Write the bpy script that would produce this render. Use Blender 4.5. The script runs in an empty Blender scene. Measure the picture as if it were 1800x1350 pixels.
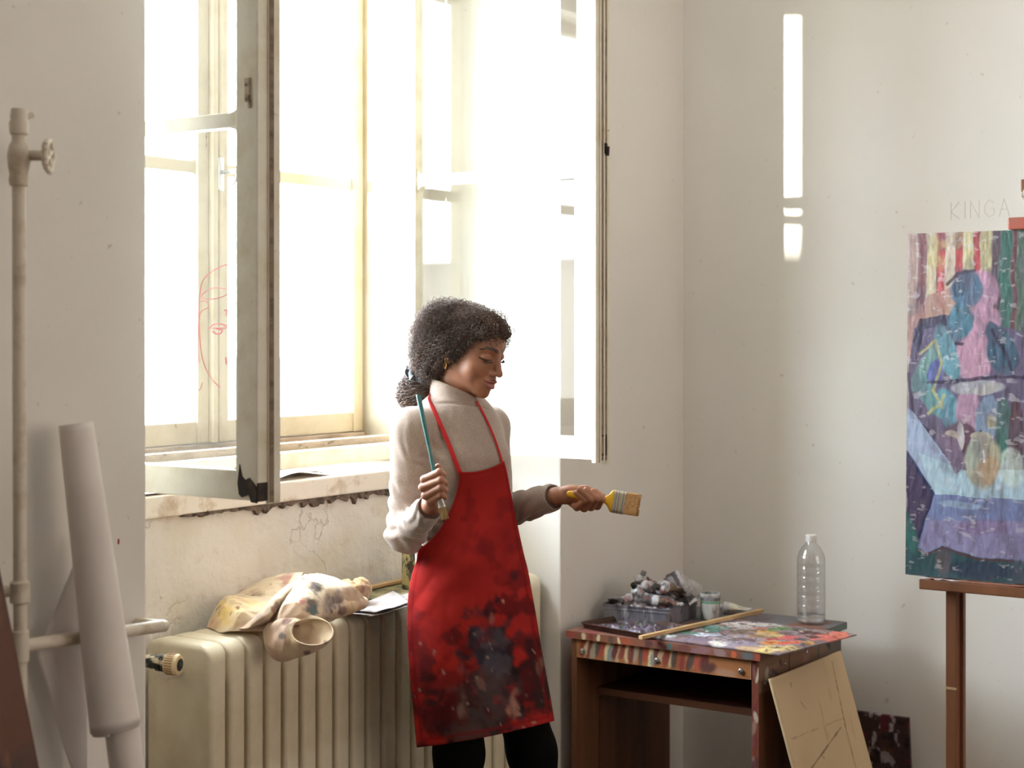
import bpy, bmesh, math, random
import numpy as np
from mathutils import Vector, Matrix
random.seed(7)
SC = bpy.context.scene
COL = SC.collection

# ------------------------------------------------------------------ camera, sky, sun, lamps, exposure
HEAD = math.radians(34.2); SN, CN = math.sin(HEAD), math.cos(HEAD)
CAM_H, FPX = 1.6, 2900.0
cam = bpy.data.cameras.new('camera'); camo = bpy.data.objects.new('camera', cam); COL.objects.link(camo)
camo.location = (0, 0, CAM_H); camo.rotation_euler = (math.pi/2, 0, HEAD-math.pi/2)
cam.sensor_width = 36; cam.lens = 36*FPX/1800; cam.shift_y = -(675-583)/1800
cam.clip_start = .05; cam.clip_end = 200
cam.dof.use_dof = True; cam.dof.focus_distance = 4.05; cam.dof.aperture_fstop = 3.2
SC.camera = camo
SC.view_settings.view_transform = 'Standard'; SC.view_settings.look = 'None'
SC.view_settings.exposure = 0.20; SC.view_settings.gamma = 1.0; SC.view_settings.use_curve_mapping = False
SC.cycles.caustics_reflective = False; SC.cycles.caustics_refractive = False
SC.cycles.max_bounces = 10; SC.cycles.diffuse_bounces = 6; SC.cycles.transparent_max_bounces = 16
SC.cycles.sample_clamp_indirect = 6.0

W = bpy.data.worlds.new('sky'); SC.world = W; W.use_nodes = True
_bg = W.node_tree.nodes['Background']; _bg.inputs[0].default_value = (.84, .915, 1.0, 1); _bg.inputs[1].default_value = 33.0

def light(name, kind, loc, rot, energy, color, **kw):
    d = bpy.data.lights.new(name, kind); d.energy = energy; d.color = color
    for k, v in kw.items(): setattr(d, k, v)
    o = bpy.data.objects.new(name, d); COL.objects.link(o); o.location = loc; o.rotation_euler = rot
    return o
# low sun skimming along the facade; warm fill lamp added behind the camera to brighten the room; sky portal in this window
_sd = Vector((.8985, -.4367, -.040)).normalized()
sun = light('sun', 'SUN', (-6, 8, 3), _sd.to_track_quat('-Z', 'Y').to_euler(), 26.0, (1.0, .93, .80), angle=math.radians(.45))
light('sky_portal', 'AREA', (3.25, 3.32, 1.95), (-math.pi/2, 0, 0), 1, (1, 1, 1), shape='RECTANGLE', size=1.5, size_y=1.6).data.cycles.is_portal = True
fillo = light('fill_behind_camera', 'AREA', (3.1, -2.4, 2.1), (math.radians(84), 0, 0), 38.0, (1.0, .82, .66), shape='RECTANGLE', size=2.6, size_y=1.8)

# ------------------------------------------------------------------ helpers
def CW(u, v, w):
    "camera-aligned metres (right, ahead, height) -> room coordinates"
    return (SN*u+CN*v, -CN*u+SN*v, w)
def at(x, y, Z): return Vector(CW((x-900)*Z/FPX, Z, CAM_H-(y-583)*Z/FPX))

def tag(o, label=None, cat=None, group=None, kind=None):
    if label: o['label'] = label
    if cat: o['category'] = cat
    if group: o['group'] = group
    if kind: o['kind'] = kind
    return o
def empty(name, loc, label=None, cat=None, group=None, kind=None):
    o = bpy.data.objects.new(name, None); COL.objects.link(o); o.location = loc; o.empty_display_size = .05
    return tag(o, label, cat, group, kind)
def wloc(o):
    p = Vector((0, 0, 0))
    while o is not None: p += o.location; o = o.parent
    return p
def obj_from(name, me, mat, parent=None, smooth=False, world=True):
    if mat is not None:
        for m in (mat if isinstance(mat, (list, tuple)) else [mat]): me.materials.append(m)
    if parent is not None and world: me.transform(Matrix.Translation(-wloc(parent)))
    if smooth:
        for p in me.polygons: p.use_smooth = True
    o = bpy.data.objects.new(name, me); COL.objects.link(o)
    if parent is not None: o.parent = parent
    return o
def mesh_np(name, V, F, mat, parent=None, smooth=True, col=None):
    me = bpy.data.meshes.new(name); V = np.asarray(V, float)
    me.from_pydata(V.tolist(), [], [tuple(int(i) for i in f) for f in F])
    me.update()
    if col is not None:
        a = me.color_attributes.new('Col', 'FLOAT_COLOR', 'POINT')
        c = np.ones((len(V), 4), np.float32); c[:, :3] = col; a.data.foreach_set('color', c.ravel())
    return obj_from(name, me, mat, parent, smooth)

class MB:
    def __init__(s): s.bm = bmesh.new()
    def box(s, x0, x1, y0, y1, z0, z1, b=0.0, seg=2, M=None):
        r = bmesh.ops.create_cube(s.bm, size=1.0); vs = r['verts']
        T = Matrix.Translation(((x0+x1)/2, (y0+y1)/2, (z0+z1)/2)) @ Matrix.Diagonal((abs(x1-x0), abs(y1-y0), abs(z1-z0), 1))
        bmesh.ops.transform(s.bm, matrix=T, verts=vs)
        if b > 0:
            es = list({e for v in vs for e in v.link_edges})
            r = bmesh.ops.bevel(s.bm, geom=es, offset=b, segments=seg, profile=.6, affect='EDGES')
            vs = list({v for f in r['faces'] for v in f.verts} | {v for v in vs if v.is_valid})
        if M is not None: bmesh.ops.transform(s.bm, matrix=M, verts=[v for v in vs if v.is_valid])
        return s
    def tube(s, pts, r, n=12, cap=True, flat=1.0, up=None):
        pts = [Vector(p) for p in pts]; rs = r if isinstance(r, (list, tuple)) else [r]*len(pts)
        rings = []; prev = None
        for i, p in enumerate(pts):
            t = (pts[min(i+1, len(pts)-1)]-pts[max(i-1, 0)]).normalized()
            ref = up if up is not None else (prev if prev is not None else (Vector((0, 0, 1)) if abs(t.z) < .9 else Vector((1, 0, 0))))
            a = (ref - t*ref.dot(t)).normalized(); b = t.cross(a); prev = a
            rings.append([s.bm.verts.new(p+a*math.cos(2*math.pi*k/n)*rs[i]+b*math.sin(2*math.pi*k/n)*rs[i]*flat) for k in range(n)])
        for A, B in zip(rings, rings[1:]):
            for k in range(n): s.bm.faces.new((A[k], A[(k+1) % n], B[(k+1) % n], B[k]))
        if cap: s.bm.faces.new(rings[0][::-1]); s.bm.faces.new(rings[-1])
        return s
    def lathe(s, prof, c=(0, 0, 0), n=32, M=None):
        rings = []
        for r, z in prof:
            ring = []
            for k in range(n if r > 1e-6 else 1):
                p = Vector((r*math.cos(2*math.pi*k/n), r*math.sin(2*math.pi*k/n), z))
                if M is not None: p = M @ p
                ring.append(s.bm.verts.new(p+Vector(c)))
            rings.append(ring)
        for A, B in zip(rings, rings[1:]):
            for k in range(n):
                q = [A[k % len(A)], A[(k+1) % len(A)], B[(k+1) % len(B)], B[k % len(B)]]
                q2 = []
                for v in q:
                    if v not in q2: q2.append(v)
                if len(q2) > 2: s.bm.faces.new(q2)
        return s
    def quad(s, *ps): s.bm.faces.new([s.bm.verts.new(Vector(p)) for p in ps]); return s
    def prism(s, poly, d):
        "polygon of 3D points extruded by vector d"
        d = Vector(d); A = [s.bm.verts.new(Vector(p)) for p in poly]; B = [s.bm.verts.new(Vector(p)+d) for p in poly]; n = len(A)
        s.bm.faces.new(A[::-1]); s.bm.faces.new(B)
        for k in range(n): s.bm.faces.new((A[k], A[(k+1) % n], B[(k+1) % n], B[k]))
        return s
    def build(s, name, mat, parent=None, smooth=False, angle=None):
        bmesh.ops.recalc_face_normals(s.bm, faces=s.bm.faces)
        me = bpy.data.meshes.new(name); s.bm.to_mesh(me); s.bm.free()
        if smooth:
            me.set_sharp_from_angle(angle=math.radians(angle or 40))
        o = obj_from(name, me, mat, parent, smooth)
        return o

# numpy value noise
_R = np.random.RandomState(3); _T = _R.rand(64, 64, 64).astype(np.float32)
def vnoise(P, f=1.0):
    Q = np.asarray(P, np.float32)*f+100.37; i = np.floor(Q).astype(int); t = Q-i; t = t*t*(3-2*t); i &= 63; j = (i+1) & 63
    x0, y0, z0 = i[..., 0], i[..., 1], i[..., 2]; x1, y1, z1 = j[..., 0], j[..., 1], j[..., 2]; a, b, c = t[..., 0], t[..., 1], t[..., 2]
    L = lambda u, v, k: u+(v-u)*k
    return L(L(L(_T[x0, y0, z0], _T[x1, y0, z0], a), L(_T[x0, y1, z0], _T[x1, y1, z0], a), b), L(L(_T[x0, y0, z1], _T[x1, y0, z1], a), L(_T[x0, y1, z1], _T[x1, y1, z1], a), b), c)
def fbm(P, f=1.0, o=4):
    s = 0; a = .5
    for k in range(o): s = s+a*(vnoise(P, f*2**k)-.5)*2; a *= .5
    return s
def n2(x, y, f=1.0, o=4, z=0.0): return fbm(np.stack([x, y, np.zeros_like(x)+z], -1), f, o)
def sst(e0, e1, x):
    t = np.clip((x-e0)/(e1-e0), 0, 1); return t*t*(3-2*t)
def mixc(C, col, m): return C+(np.array(lin(*col))-C)*np.clip(m, 0, 1)[..., None]
def lin(r, g, b): return tuple(((c/255.)/12.92 if c/255. <= .04045 else ((c/255.+.055)/1.055)**2.4) for c in (r, g, b))

# ------------------------------------------------------------------ materials
def newmat(name):
    m = bpy.data.materials.new(name); m.use_nodes = True
    return m, m.node_tree, m.node_tree.nodes['Principled BSDF']
def mat(name, rgb, rough=.6, metal=0, noise=None, bump=None, spec=.5, sheen=0, coat=0, coords='Object'):
    "rgb sRGB 0-255; noise = (scale, rgb2, lo, hi[, stretch]); bump = (scale, strength[, distance])"
    m, nt, bs = newmat(name); N, L = nt.nodes, nt.links
    bs.inputs['Base Color'].default_value = (*lin(*rgb), 1); bs.inputs['Roughness'].default_value = rough
    bs.inputs['Metallic'].default_value = metal; bs.inputs['Specular IOR Level'].default_value = spec
    bs.inputs['Sheen Weight'].default_value = sheen; bs.inputs['Coat Weight'].default_value = coat
    tc = N.new('ShaderNodeTexCoord'); src = tc.outputs[coords]
    if noise:
        layers = noise if isinstance(noise, list) else [noise]; prev = None
        for ly in layers:
            sc, c2, lo, hi = ly[:4]; st = ly[4] if len(ly) > 4 else (1, 1, 1)
            mp = N.new('ShaderNodeMapping'); mp.inputs['Scale'].default_value = st; L.new(src, mp.inputs[0])
            nz = N.new('ShaderNodeTexNoise'); nz.inputs['Scale'].default_value = sc; nz.inputs['Detail'].default_value = 6; nz.inputs['Roughness'].default_value = .6
            L.new(mp.outputs[0], nz.inputs[0])
            mr = N.new('ShaderNodeMapRange'); mr.inputs[1].default_value = lo; mr.inputs[2].default_value = hi; L.new(nz.outputs[0], mr.inputs[0])
            mx = N.new('ShaderNodeMix'); mx.data_type = 'RGBA'; L.new(mr.outputs[0], mx.inputs[0])
            if prev is None: mx.inputs[6].default_value = (*lin(*rgb), 1)
            else: L.new(prev, mx.inputs[6])
            mx.inputs[7].default_value = (*lin(*c2), 1); prev = mx.outputs[2]
        L.new(prev, bs.inputs['Base Color'])
    if bump:
        nz = N.new('ShaderNodeTexNoise'); nz.inputs['Scale'].default_value = bump[0]; nz.inputs['Detail'].default_value = 5; L.new(src, nz.inputs[0])
        bp = N.new('ShaderNodeBump'); bp.inputs['Strength'].default_value = bump[1]; bp.inputs['Distance'].default_value = bump[2] if len(bump) > 2 else .01
        L.new(nz.outputs[0], bp.inputs['Height']); L.new(bp.outputs[0], bs.inputs['Normal'])
    return m
def vcmat(name, rough=.6, bump=None, spec=.5, sheen=0, metal=0, coat=0):
    m = mat(name, (128, 128, 128), rough, metal, None, bump, spec, sheen, coat); nt = m.node_tree
    a = nt.nodes.new('ShaderNodeVertexColor'); a.layer_name = 'Col'; nt.links.new(a.outputs[0], nt.nodes['Principled BSDF'].inputs['Base Color'])
    return m
def glassmat(name, tint=(.97, .985, .98), refl=1.0, dirt=.014):
    m, nt, bs = newmat(name); N, L = nt.nodes, nt.links; out = N['Material Output']; N.remove(bs)
    tr = N.new('ShaderNodeBsdfTransparent'); tr.inputs[0].default_value = (*tint, 1)
    gl = N.new('ShaderNodeBsdfGlossy'); gl.inputs['Roughness'].default_value = .02
    lw = N.new('ShaderNodeLayerWeight'); pw = N.new('ShaderNodeMath'); pw.operation = 'POWER'; pw.inputs[1].default_value = 5; L.new(lw.outputs['Facing'], pw.inputs[0])
    ml = N.new('ShaderNodeMath'); ml.operation = 'MULTIPLY_ADD'; ml.inputs[1].default_value = .9*refl; ml.inputs[2].default_value = .04*refl; L.new(pw.outputs[0], ml.inputs[0])
    mx = N.new('ShaderNodeMixShader'); L.new(ml.outputs[0], mx.inputs[0]); L.new(tr.outputs[0], mx.inputs[1]); L.new(gl.outputs[0], mx.inputs[2])
    df = N.new('ShaderNodeBsdfTranslucent'); df.inputs[0].default_value = (.9, .9, .88, 1)
    m2 = N.new('ShaderNodeMixShader'); m2.inputs[0].default_value = dirt; L.new(mx.outputs[0], m2.inputs[1]); L.new(df.outputs[0], m2.inputs[2])
    L.new(m2.outputs[0], out.inputs[0])
    return m

def wallmat(name, base, dirty=False):
    m, nt, bs = newmat(name); N, L = nt.nodes, nt.links
    bs.inputs['Roughness'].default_value = .75; bs.inputs['Specular IOR Level'].default_value = .3
    g = N.new('ShaderNodeNewGeometry'); pos = g.outputs['Position']
    def noise(sc, det=5, d=0.0):
        n = N.new('ShaderNodeTexNoise'); n.inputs['Scale'].default_value = sc; n.inputs['Detail'].default_value = det; n.inputs['Distortion'].default_value = d; L.new(pos, n.inputs[0]); return n.outputs[0]
    def mr(x, a, b, c=0, d=1):
        r = N.new('ShaderNodeMapRange'); r.inputs[1].default_value = a; r.inputs[2].default_value = b; r.inputs[3].default_value = c; r.inputs[4].default_value = d; L.new(x, r.inputs[0]); return r.outputs[0]
    def mix(f, a, c2):
        x = N.new('ShaderNodeMix'); x.data_type = 'RGBA'; L.new(f, x.inputs[0])
        if isinstance(a, tuple): x.inputs[6].default_value = (*lin(*a), 1)
        else: L.new(a, x.inputs[6])
        x.inputs[7].default_value = (*lin(*c2), 1); return x.outputs[2]
    def mul(a, b):
        x = N.new('ShaderNodeMath'); x.operation = 'MULTIPLY'; L.new(a, x.inputs[0])
        if isinstance(b, float): x.inputs[1].default_value = b
        else: L.new(b, x.inputs[1])
        return x.outputs[0]
    c = mix(mr(noise(1.3), .4, .75), base, tuple(int(v*.965) for v in base))
    c = mix(mr(noise(38, 3), .70, .76, 0, .35), c, (150, 128, 110))
    h = noise(9, 4)
    if dirty:
        c = mix(mr(noise(4.5, 6, .1), .52, .72, 0, .7), c, (210, 198, 176))
        c = mix(mr(noise(14, 6, .2), .60, .72, 0, .4), c, (186, 162, 136))
        v = N.new('ShaderNodeTexVoronoi'); v.feature = 'DISTANCE_TO_EDGE'; v.inputs['Scale'].default_value = 3.2
        dn = N.new('ShaderNodeTexNoise'); dn.inputs['Scale'].default_value = 7; dn.inputs['Detail'].default_value = 5; L.new(pos, dn.inputs[0])
        ad = N.new('ShaderNodeMix'); ad.data_type = 'RGBA'; ad.inputs[0].default_value = .30; L.new(pos, ad.inputs[6]); L.new(dn.outputs[1], ad.inputs[7]); L.new(ad.outputs[2], v.inputs[0])
        crack = mul(mr(v.outputs[0], .0, .010, 1, 0), mr(noise(2.6, 3), .50, .60))
        c = mix(mul(crack, .18), c, (120, 98, 80))
        h2 = N.new('ShaderNodeMath'); h2.operation = 'SUBTRACT'; L.new(noise(13, 9, .15), h2.inputs[0]); L.new(mul(crack, .3), h2.inputs[1]); h = h2.outputs[0]
    L.new(c, bs.inputs['Base Color'])
    bp = N.new('ShaderNodeBump'); bp.inputs['Strength'].default_value = .5 if dirty else .22; bp.inputs['Distance'].default_value = .03 if dirty else .012
    L.new(h, bp.inputs['Height']); L.new(bp.outputs[0], bs.inputs['Normal'])
    return m

M = {}
M['wall'] = wallmat('plaster_cream', (230, 225, 219))
M['wall_low'] = wallmat('plaster_worn', (228, 222, 213), True)
M['floor'] = mat('floor_wood', (86, 64, 48), .45, 0, (3, (60, 44, 34), .35, .7, (1, 9, 1)), (30, .2))
M['ceiling'] = mat('ceiling_paint', (228, 224, 216), .9)
M['frame'] = mat('old_white_paint', (226, 220, 204), .42, 0, [(9, (206, 194, 168), .45, .7), (34, (150, 122, 92), .68, .76)], (40, .25, .004))
M['outer'] = mat('outer_sash_paint', (196, 184, 160), .5, 0, [(9, (180, 164, 136), .45, .7), (34, (140, 114, 86), .68, .76)], (40, .25, .004))
M['frame_grey'] = mat('grey_putty_paint', (200, 194, 184), .6)
M['sillwood'] = mat('sill_dirty_wood', (168, 150, 132), .75, 0, [(18, (112, 92, 74), .42, .68, (.25, 1, 1)), (50, (76, 60, 50), .62, .72, (.4, 1, 1))], (45, .6, .006))
M['sill'] = mat('sill_paint', (232, 222, 208), .5, 0, [(14, (190, 170, 145), .55, .7), (50, (110, 90, 72), .68, .74)], (30, .3, .005))
M['dark'] = mat('dark_iron', (42, 32, 28), .7, .2, (40, (80, 62, 50), .5, .7), (60, .6, .004))
M['iron'] = mat('painted_iron', (176, 160, 138), .55, .1, (60, (90, 70, 55), .5, .65))
M['chrome'] = mat('worn_nickel', (190, 190, 192), .25, .9)
M['glass'] = glassmat('window_glass')
M['radiator'] = mat('radiator_enamel', (222, 212, 188), .38, 0, [(5, (200, 186, 156), .45, .7), (55, (120, 100, 76), .70, .76)], (8, .1, .01), spec=.5)
M['pipe'] = mat('pipe_enamel', (216, 206, 190), .45, 0, (14, (180, 162, 138), .5, .7), (30, .3, .004))
M['paper'] = mat('paper_white', (226, 218, 214), .7, 0, (4, (214, 205, 200), .4, .7))
M['newsprint'] = mat('newsprint', (206, 200, 202), .8, 0, (60, (170, 165, 168), .45, .6, (1, 4, 1)))
M['black'] = mat('black_plastic', (24, 25, 28), .5)
M['pink_marker'] = mat('pink_marker', (236, 128, 140), .6)
# ------------------------------------------------------------------ room shell
def struct(o): o['kind'] = 'structure'; return o
YP, YN, YF, YO = 2.55, 2.84, 3.02, 3.20       # pier face, niche back, inner frame face, outer sash face
NX0, NX1, XW, CEIL = 2.404, 4.0, 4.74, 3.35
m = MB()
m.box(-1.5, NX0, YP, 3.245, 0, CEIL, .008); m.box(NX1, XW+.2, YP, 3.36, 0, CEIL, .006)
m.box(NX0-.02, NX1+.02, YF, 3.36, 2.74, CEIL)
m.box(NX0-.02, 2.505, YF, YF+.04, 1.21, 2.76); m.box(3.90, NX1+.02, YF, 3.36, 1.21, 2.76)
wb = struct(m.build('wall_back', M['wall']))
m = MB(); m.box(NX0-.01, NX1+.01, YN, 3.36, 0, 1.165)
wl = struct(m.build('wall_below_window', M['wall_low']))
wl.name = 'wall_niche'
# crumbled plaster lip under the sill
rs = random.Random(5); m = MB(); x = 2.80; pts = [(2.78, 1.163)]
while x < NX1: pts.append((x, 1.163-abs(rs.gauss(0, .008))*min(1, (x-2.75)*4))); x += rs.uniform(.006, .02)
pts.append((NX1, 1.152))
bmv = []
m.prism([(x_, YN-.012, z_) for x_, z_ in pts]+[(NX1, YN-.012, 1.168), (2.78, YN-.012, 1.168)], (0, .03, 0))
cr = m.build('crumbled_edge', mat('crumbled_plaster', (112, 92, 78), .95, 0, (50, (60, 48, 40), .45, .6), (60, 1, .01)), wl)
struct(MB().box(XW, XW+.2, -3.0, 2.7, 0, CEIL).build('wall_right', M['wall']))
struct(MB().box(-1.7, -1.5, -3.0, 3.3, 0, CEIL).build('wall_left', M['wall']))
struct(MB().box(-1.7, 4.94, -3.2, -3.0, 0, CEIL).build('wall_front', M['wall']))
struct(MB().box(-1.7, 4.94, -3.2, 3.36, -.1, 0).build('floor', M['floor']))
struct(MB().box(-1.7, 4.94, -3.2, 3.36, CEIL, CEIL+.1).build('ceiling', M['ceiling']))
# faint pencil letters scratched on the right wall
def strokes(segs, org, dx, dz, r, name, matl, parent):
    m = MB()
    for sg in segs: m.tube([Vector(org)+Vector(dx)*a+Vector(dz)*b for a, b in sg], r, 5)
    return m.build(name, matl, parent)
wr = bpy.data.objects['wall_right']
K = [[(0, 0), (0, 1)], [(.6, 1), (0, .45), (.6, 0)], [(1, 0), (1, 1)], [(1.4, 0), (1.4, 1), (2.0, 0), (2.0, 1)],
     [(3.0, .85), (2.7, 1), (2.4, .7), (2.4, .3), (2.7, 0), (3.05, .15), (3.05, .5), (2.8, .5)], [(3.4, 0), (3.75, 1), (4.1, 0)], [(3.5, .4), (4.0, .4)]]
M['pencil'] = mat('faint_pencil', (212, 207, 201), .8)
strokes(K, (XW-.0004, 1.66, 1.93), (0, -.042, .001), (0, 0, .05), .0009, 'pencil_writing', M['pencil'], wr)

# ------------------------------------------------------------------ window_1 : inner frame, outer sashes, open inner sashes
win = struct(empty('window_1', (3.2, YF, 1.22)))
Z0, ZT, ZTOP = 1.225, 2.045, 2.72
m = MB()
m.box(2.50, 3.93, YF, YF+.05, Z0, 1.272, .004)                       # bottom rail of inner frame
m.box(2.50, 2.548, YF, YF+.05, 1.2, ZTOP, .003); m.box(3.874, 3.93, YF, YF+.05, 1.2, ZTOP, .003)
m.box(2.50, 3.93, YF, YF+.05, ZTOP-.02, ZTOP+.03, .003)
m.build('inner_frame', M['frame'], win)
m = MB()
m.box(2.404, 2.43, YF+.05, YO+.05, 1.2, ZTOP, .002); m.box(3.900, 3.93, YF+.05, YO+.1, 1.2, ZTOP, .002); m.box(2.43, 3.93, YF+.05, YO+.1, ZTOP, ZTOP+.03)
m.build('box_lining', M['outer'], win)
m = MB(); m.box(2.44, 3.90, YF+.05, YF+.085, 1.225, 1.292, .004); m.box(2.44, 3.90, YF+.08, YO+.06, 1.215, 1.262, .003)
m.box(2.44, 3.90, YO-.012, YO+.06, 1.25, 1.296, .004)
m.build('lower_channel', M['sillwood'], win)

def pane(name, parent, axis, c, a0, a1, z0, z1):
    m = MB(); t = .0015
    if axis == 'Y': m.box(a0, a1, c-t, c+t, z0, z1)
    else: m.box(c-t, c+t, a0, a1, z0, z1)
    return m.build(name, M['glass'], parent)
def fillet(m, axis, c0, c1, a, z, sa, sz, r=.016):
    "rounded putty corner"
    P = [(a, z)]+[(a+sa*r*(1-math.sin(t)), z+sz*r*(1-math.cos(t))) for t in [k*math.pi/10 for k in range(6)]]
    pts = [((p, c0, q) if axis == 'Y' else (c0, p, q)) for p, q in P]
    m.prism(pts, (0, c1-c0, 0) if axis == 'Y' else (c1-c0, 0, 0))

def outer_sash(x0, x1, lw, rw, name='outer_sash'):
    y0, y1 = YO, YO+.042; m = MB()
    m.box(x0, x0+lw, y0, y1, 1.298, ZTOP, .003); m.box(x1-rw, x1, y0, y1, 1.298, ZTOP, .003)
    m.box(x0+lw-.001, x1-rw+.001, y0+.004, y1, 1.298, 1.357, .003); m.box(x0, x1, y0+.002, y1, 2.68, ZTOP, .003)
    m.box(x0+lw-.001, x1-rw+.001, y0+.008, y1-.004, ZT-.018, ZT+.016, .004)
    for (zz, sz) in ((1.357, 1), (ZT-.018, -1), (ZT+.016, 1)):
        for (aa, sa) in ((x0+lw, 1), (x1-rw, -1)): fillet(m, 'Y', y0+.01, y1-.006, aa, zz, sa, sz, .012)
    o = m.build(name, M['outer'], win)
    pane('glass', o, 'Y', y0+.022, x0+lw-.004, x1-rw+.004, 1.35, ZT-.012); pane('glass', o, 'Y', y0+.022, x0+lw-.004, x1-rw+.004, ZT+.01, 2.69)
    return o
osl = outer_sash(2.430, 3.244, .045, .042)
m = MB(); m.box(3.232, 3.236, YO-.001, YO+.012, 2.10, 2.145); m.build('lock_plate', M['iron'], osl)
osr = outer_sash(3.268, 3.905, .050, .048)
m = MB(); m.box(3.246, 3.268, YO-.014, YO+.03, 1.297, ZTOP, .006, 3); m.box(3.276, 3.292, YO-.007, YO+.01, 1.30, 2.68, .004, 2); m.build('astragal', M['outer'], osr)
# handle of the outer sash
m = MB(); m.box(3.266, 3.288, YO-.016, YO-.004, 1.985, 2.075, .005, 3); m.tube([(3.277, YO-.014, 2.035), (3.277, YO-.075, 2.035)], .006, 10)
m.tube([(3.262, YO-.070, 1.995), (3.277, YO-.076, 2.022), (3.300, YO-.080, 2.062), (3.318, YO-.084, 2.102)], [.004, .0075, .007, .004], 10)
m.build('handle', M['chrome'], osr, True)
for zz in (1.45, 2.045, 2.56):
    m = MB(); m.tube([(3.909, YO-.008, zz-.028), (3.909, YO-.008, zz-.002)], .0065, 8); m.tube([(3.909, YO-.008, zz+.002), (3.909, YO-.008, zz+.028)], .0065, 8)
    m.build('hinge', M['frame'], osr)

def inner_sash(xh, side, L, z0=1.250):
    """casement opened square to the wall; xh = x of its mid-thickness, side = +1 when its room face looks to -x"""
    y1 = YF-.004; y0 = y1-L; t = .021; m = MB()
    sw = .062
    m.box(xh-t, xh+t, y0, y0+sw, z0, ZTOP-.02, .003); m.box(xh-t, xh+t, y1-sw, y1, z0, ZTOP-.02, .003)
    m.box(xh-t, xh+t, y0+sw-.002, y1-sw+.002, z0, z0+.062, .003)
    m.box(xh-t, xh+t, y0+sw-.002, y1-sw+.002, 2.66, ZTOP-.02, .003)
    m.box(xh-.014, xh+.014, y0+sw-.002, y1-sw+.002, ZT-.018, ZT+.014, .004)
    for (zz, sz) in ((z0+.062, 1), (ZT-.018, -1), (ZT+.014, 1)):
        for (aa, sa) in ((y0+sw, 1), (y1-sw, -1)): fillet(m, 'X', xh-.012, xh+.012, aa, zz, sa, sz, .024)
    o = m.build('inner_sash', M['frame'], win)
    pane('glass', o, 'X', xh, y0+sw-.004, y1-sw+.004, z0+.058, ZT-.012); pane('glass', o, 'X', xh, y0+sw-.004, y1-sw+.004, ZT+.01, 2.67)
    return o, y0, y1
isl, yl0, _ = inner_sash(2.538, 1, .672)
m = MB(); m.box(2.560, 2.584, yl0-.004, yl0+.020, 1.243, ZTOP-.02, .005, 3); m.box(2.545, 2.556, yl0-.005, yl0+.004, 1.243, ZTOP-.02, .002)
m.build('astragal', M['frame'], isl)
m = MB(); m.box(2.513, 2.517, yl0+.020, yl0+.034, 2.075, 2.125, .001); m.box(2.514, 2.5175, yl0+.018, yl0+.026, 2.062, 2.078, .001)
m.build('lock_plate', M['iron'], isl)
# rusted corner iron and chipped paint at the foot of the free stile
m = MB(); rr = random.Random(2)
P = [(2.5155, yl0+.052, 1.262), (2.5155, yl0+.056, 1.285), (2.5155, yl0+.050, 1.325), (2.5155, yl0+.043, 1.300), (2.5155, yl0+.034, 1.293), (2.5155, yl0+.022, 1.298), (2.5155, yl0+.002, 1.280), (2.5155, yl0+.001, 1.246), (2.5155, yl0+.018, 1.2475), (2.5155, yl0+.024, 1.262), (2.5155, yl0+.044, 1.256)]
m.prism(P, (.003, 0, 0)); m.box(2.516, 2.545, yl0-.0015, yl0+.002, 1.249, 1.288, .001)
m.build('corner_iron', M['dark'], isl)
m = MB(); m.box(2.5465, 2.5595, yl0-.0062, yl0+.003, 1.246, ZTOP-.03); m.build('groove', mat('groove_brown', (132, 114, 96), .8, 0, (12, (88, 70, 58), .45, .7, (1, 1, 3)))  , isl)  # brown streaked strip marking the groove in the stile edge
isr, yr0, _ = inner_sash(3.862, -1, .690)
m = MB(); m.box(3.824, 3.8415, yr0-.002, yr0+.012, 1.243, ZTOP-.02, .003)
m.box(3.8415, 3.848, yr0-.006, yr0+.006, 1.243, ZTOP-.02, .002); m.box(3.860, 3.867, yr0-.006, yr0+.006, 1.243, ZTOP-.02, .002); m.box(3.882, 3.897, yr0-.003, yr0+.02, 1.236, ZTOP-.02, .004)
m.build('astragal', M['frame'], isr)
m = MB(); m.box(3.849, 3.859, yr0-.003, yr0+.004, 1.25, ZTOP-.03); m.box(3.868, 3.881, yr0-.0025, yr0+.004, 1.25, ZTOP-.03); m.build('groove', mat('groove_brown_2', (140, 120, 98), .8, 0, (14, (96, 76, 60), .45, .7, (1, 1, 3))), isr)  # two brown streaked strips between the edge mouldings
m = MB(); m.box(3.862, 3.874, yr0-.010, yr0, 2.085, 2.115, .003); m.tube([(3.868, yr0-.012, 2.08), (3.868, yr0-.014, 2.105)], .005, 8)
m.box(3.850, 3.878, yr0-.0045, yr0+.004, 1.262, 1.268); m.box(3.874, 3.8785, yr0-.0045, yr0+.004, 1.262, 1.318); m.box(3.850, 3.8785, yr0-.0045, yr0+.004, 1.314, 1.319)
m.build('lock_fitting', M['dark'], isr)
m = MB(); m.tube([(3.88, yr0+.030, 2.045), (3.925, yr0+.030, 2.045)], .0065, 10)
m.tube([(3.925, yr0+.028, 2.092), (3.927, yr0+.030, 2.06), (3.924, yr0+.030, 2.045), (3.928, yr0+.031, 2.03), (3.931, yr0+.032, 2.002)], [.0055, .0075, .0085, .0075, .0055], 10)
m.box(3.881, 3.888, yr0+.02, yr0+.04, 2.0, 2.09, .002)
m.build('handle', M['chrome'], isr, True)
# strip of grey glazing putty visible through the glass of the right sash
m = MB(); m.box(3.8430, 3.8445, yr0+.0630, yr0+.0790, 1.315, ZT-.02); m.box(3.8430, 3.8445, yr0+.0630, yr0+.0720, ZT+.03, 2.66)
m.box(3.8425, 3.8445, yr0+.070, yr0+.30, ZT-.024, ZT-.015)
m.build('putty', M['frame_grey'], isr)
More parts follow.
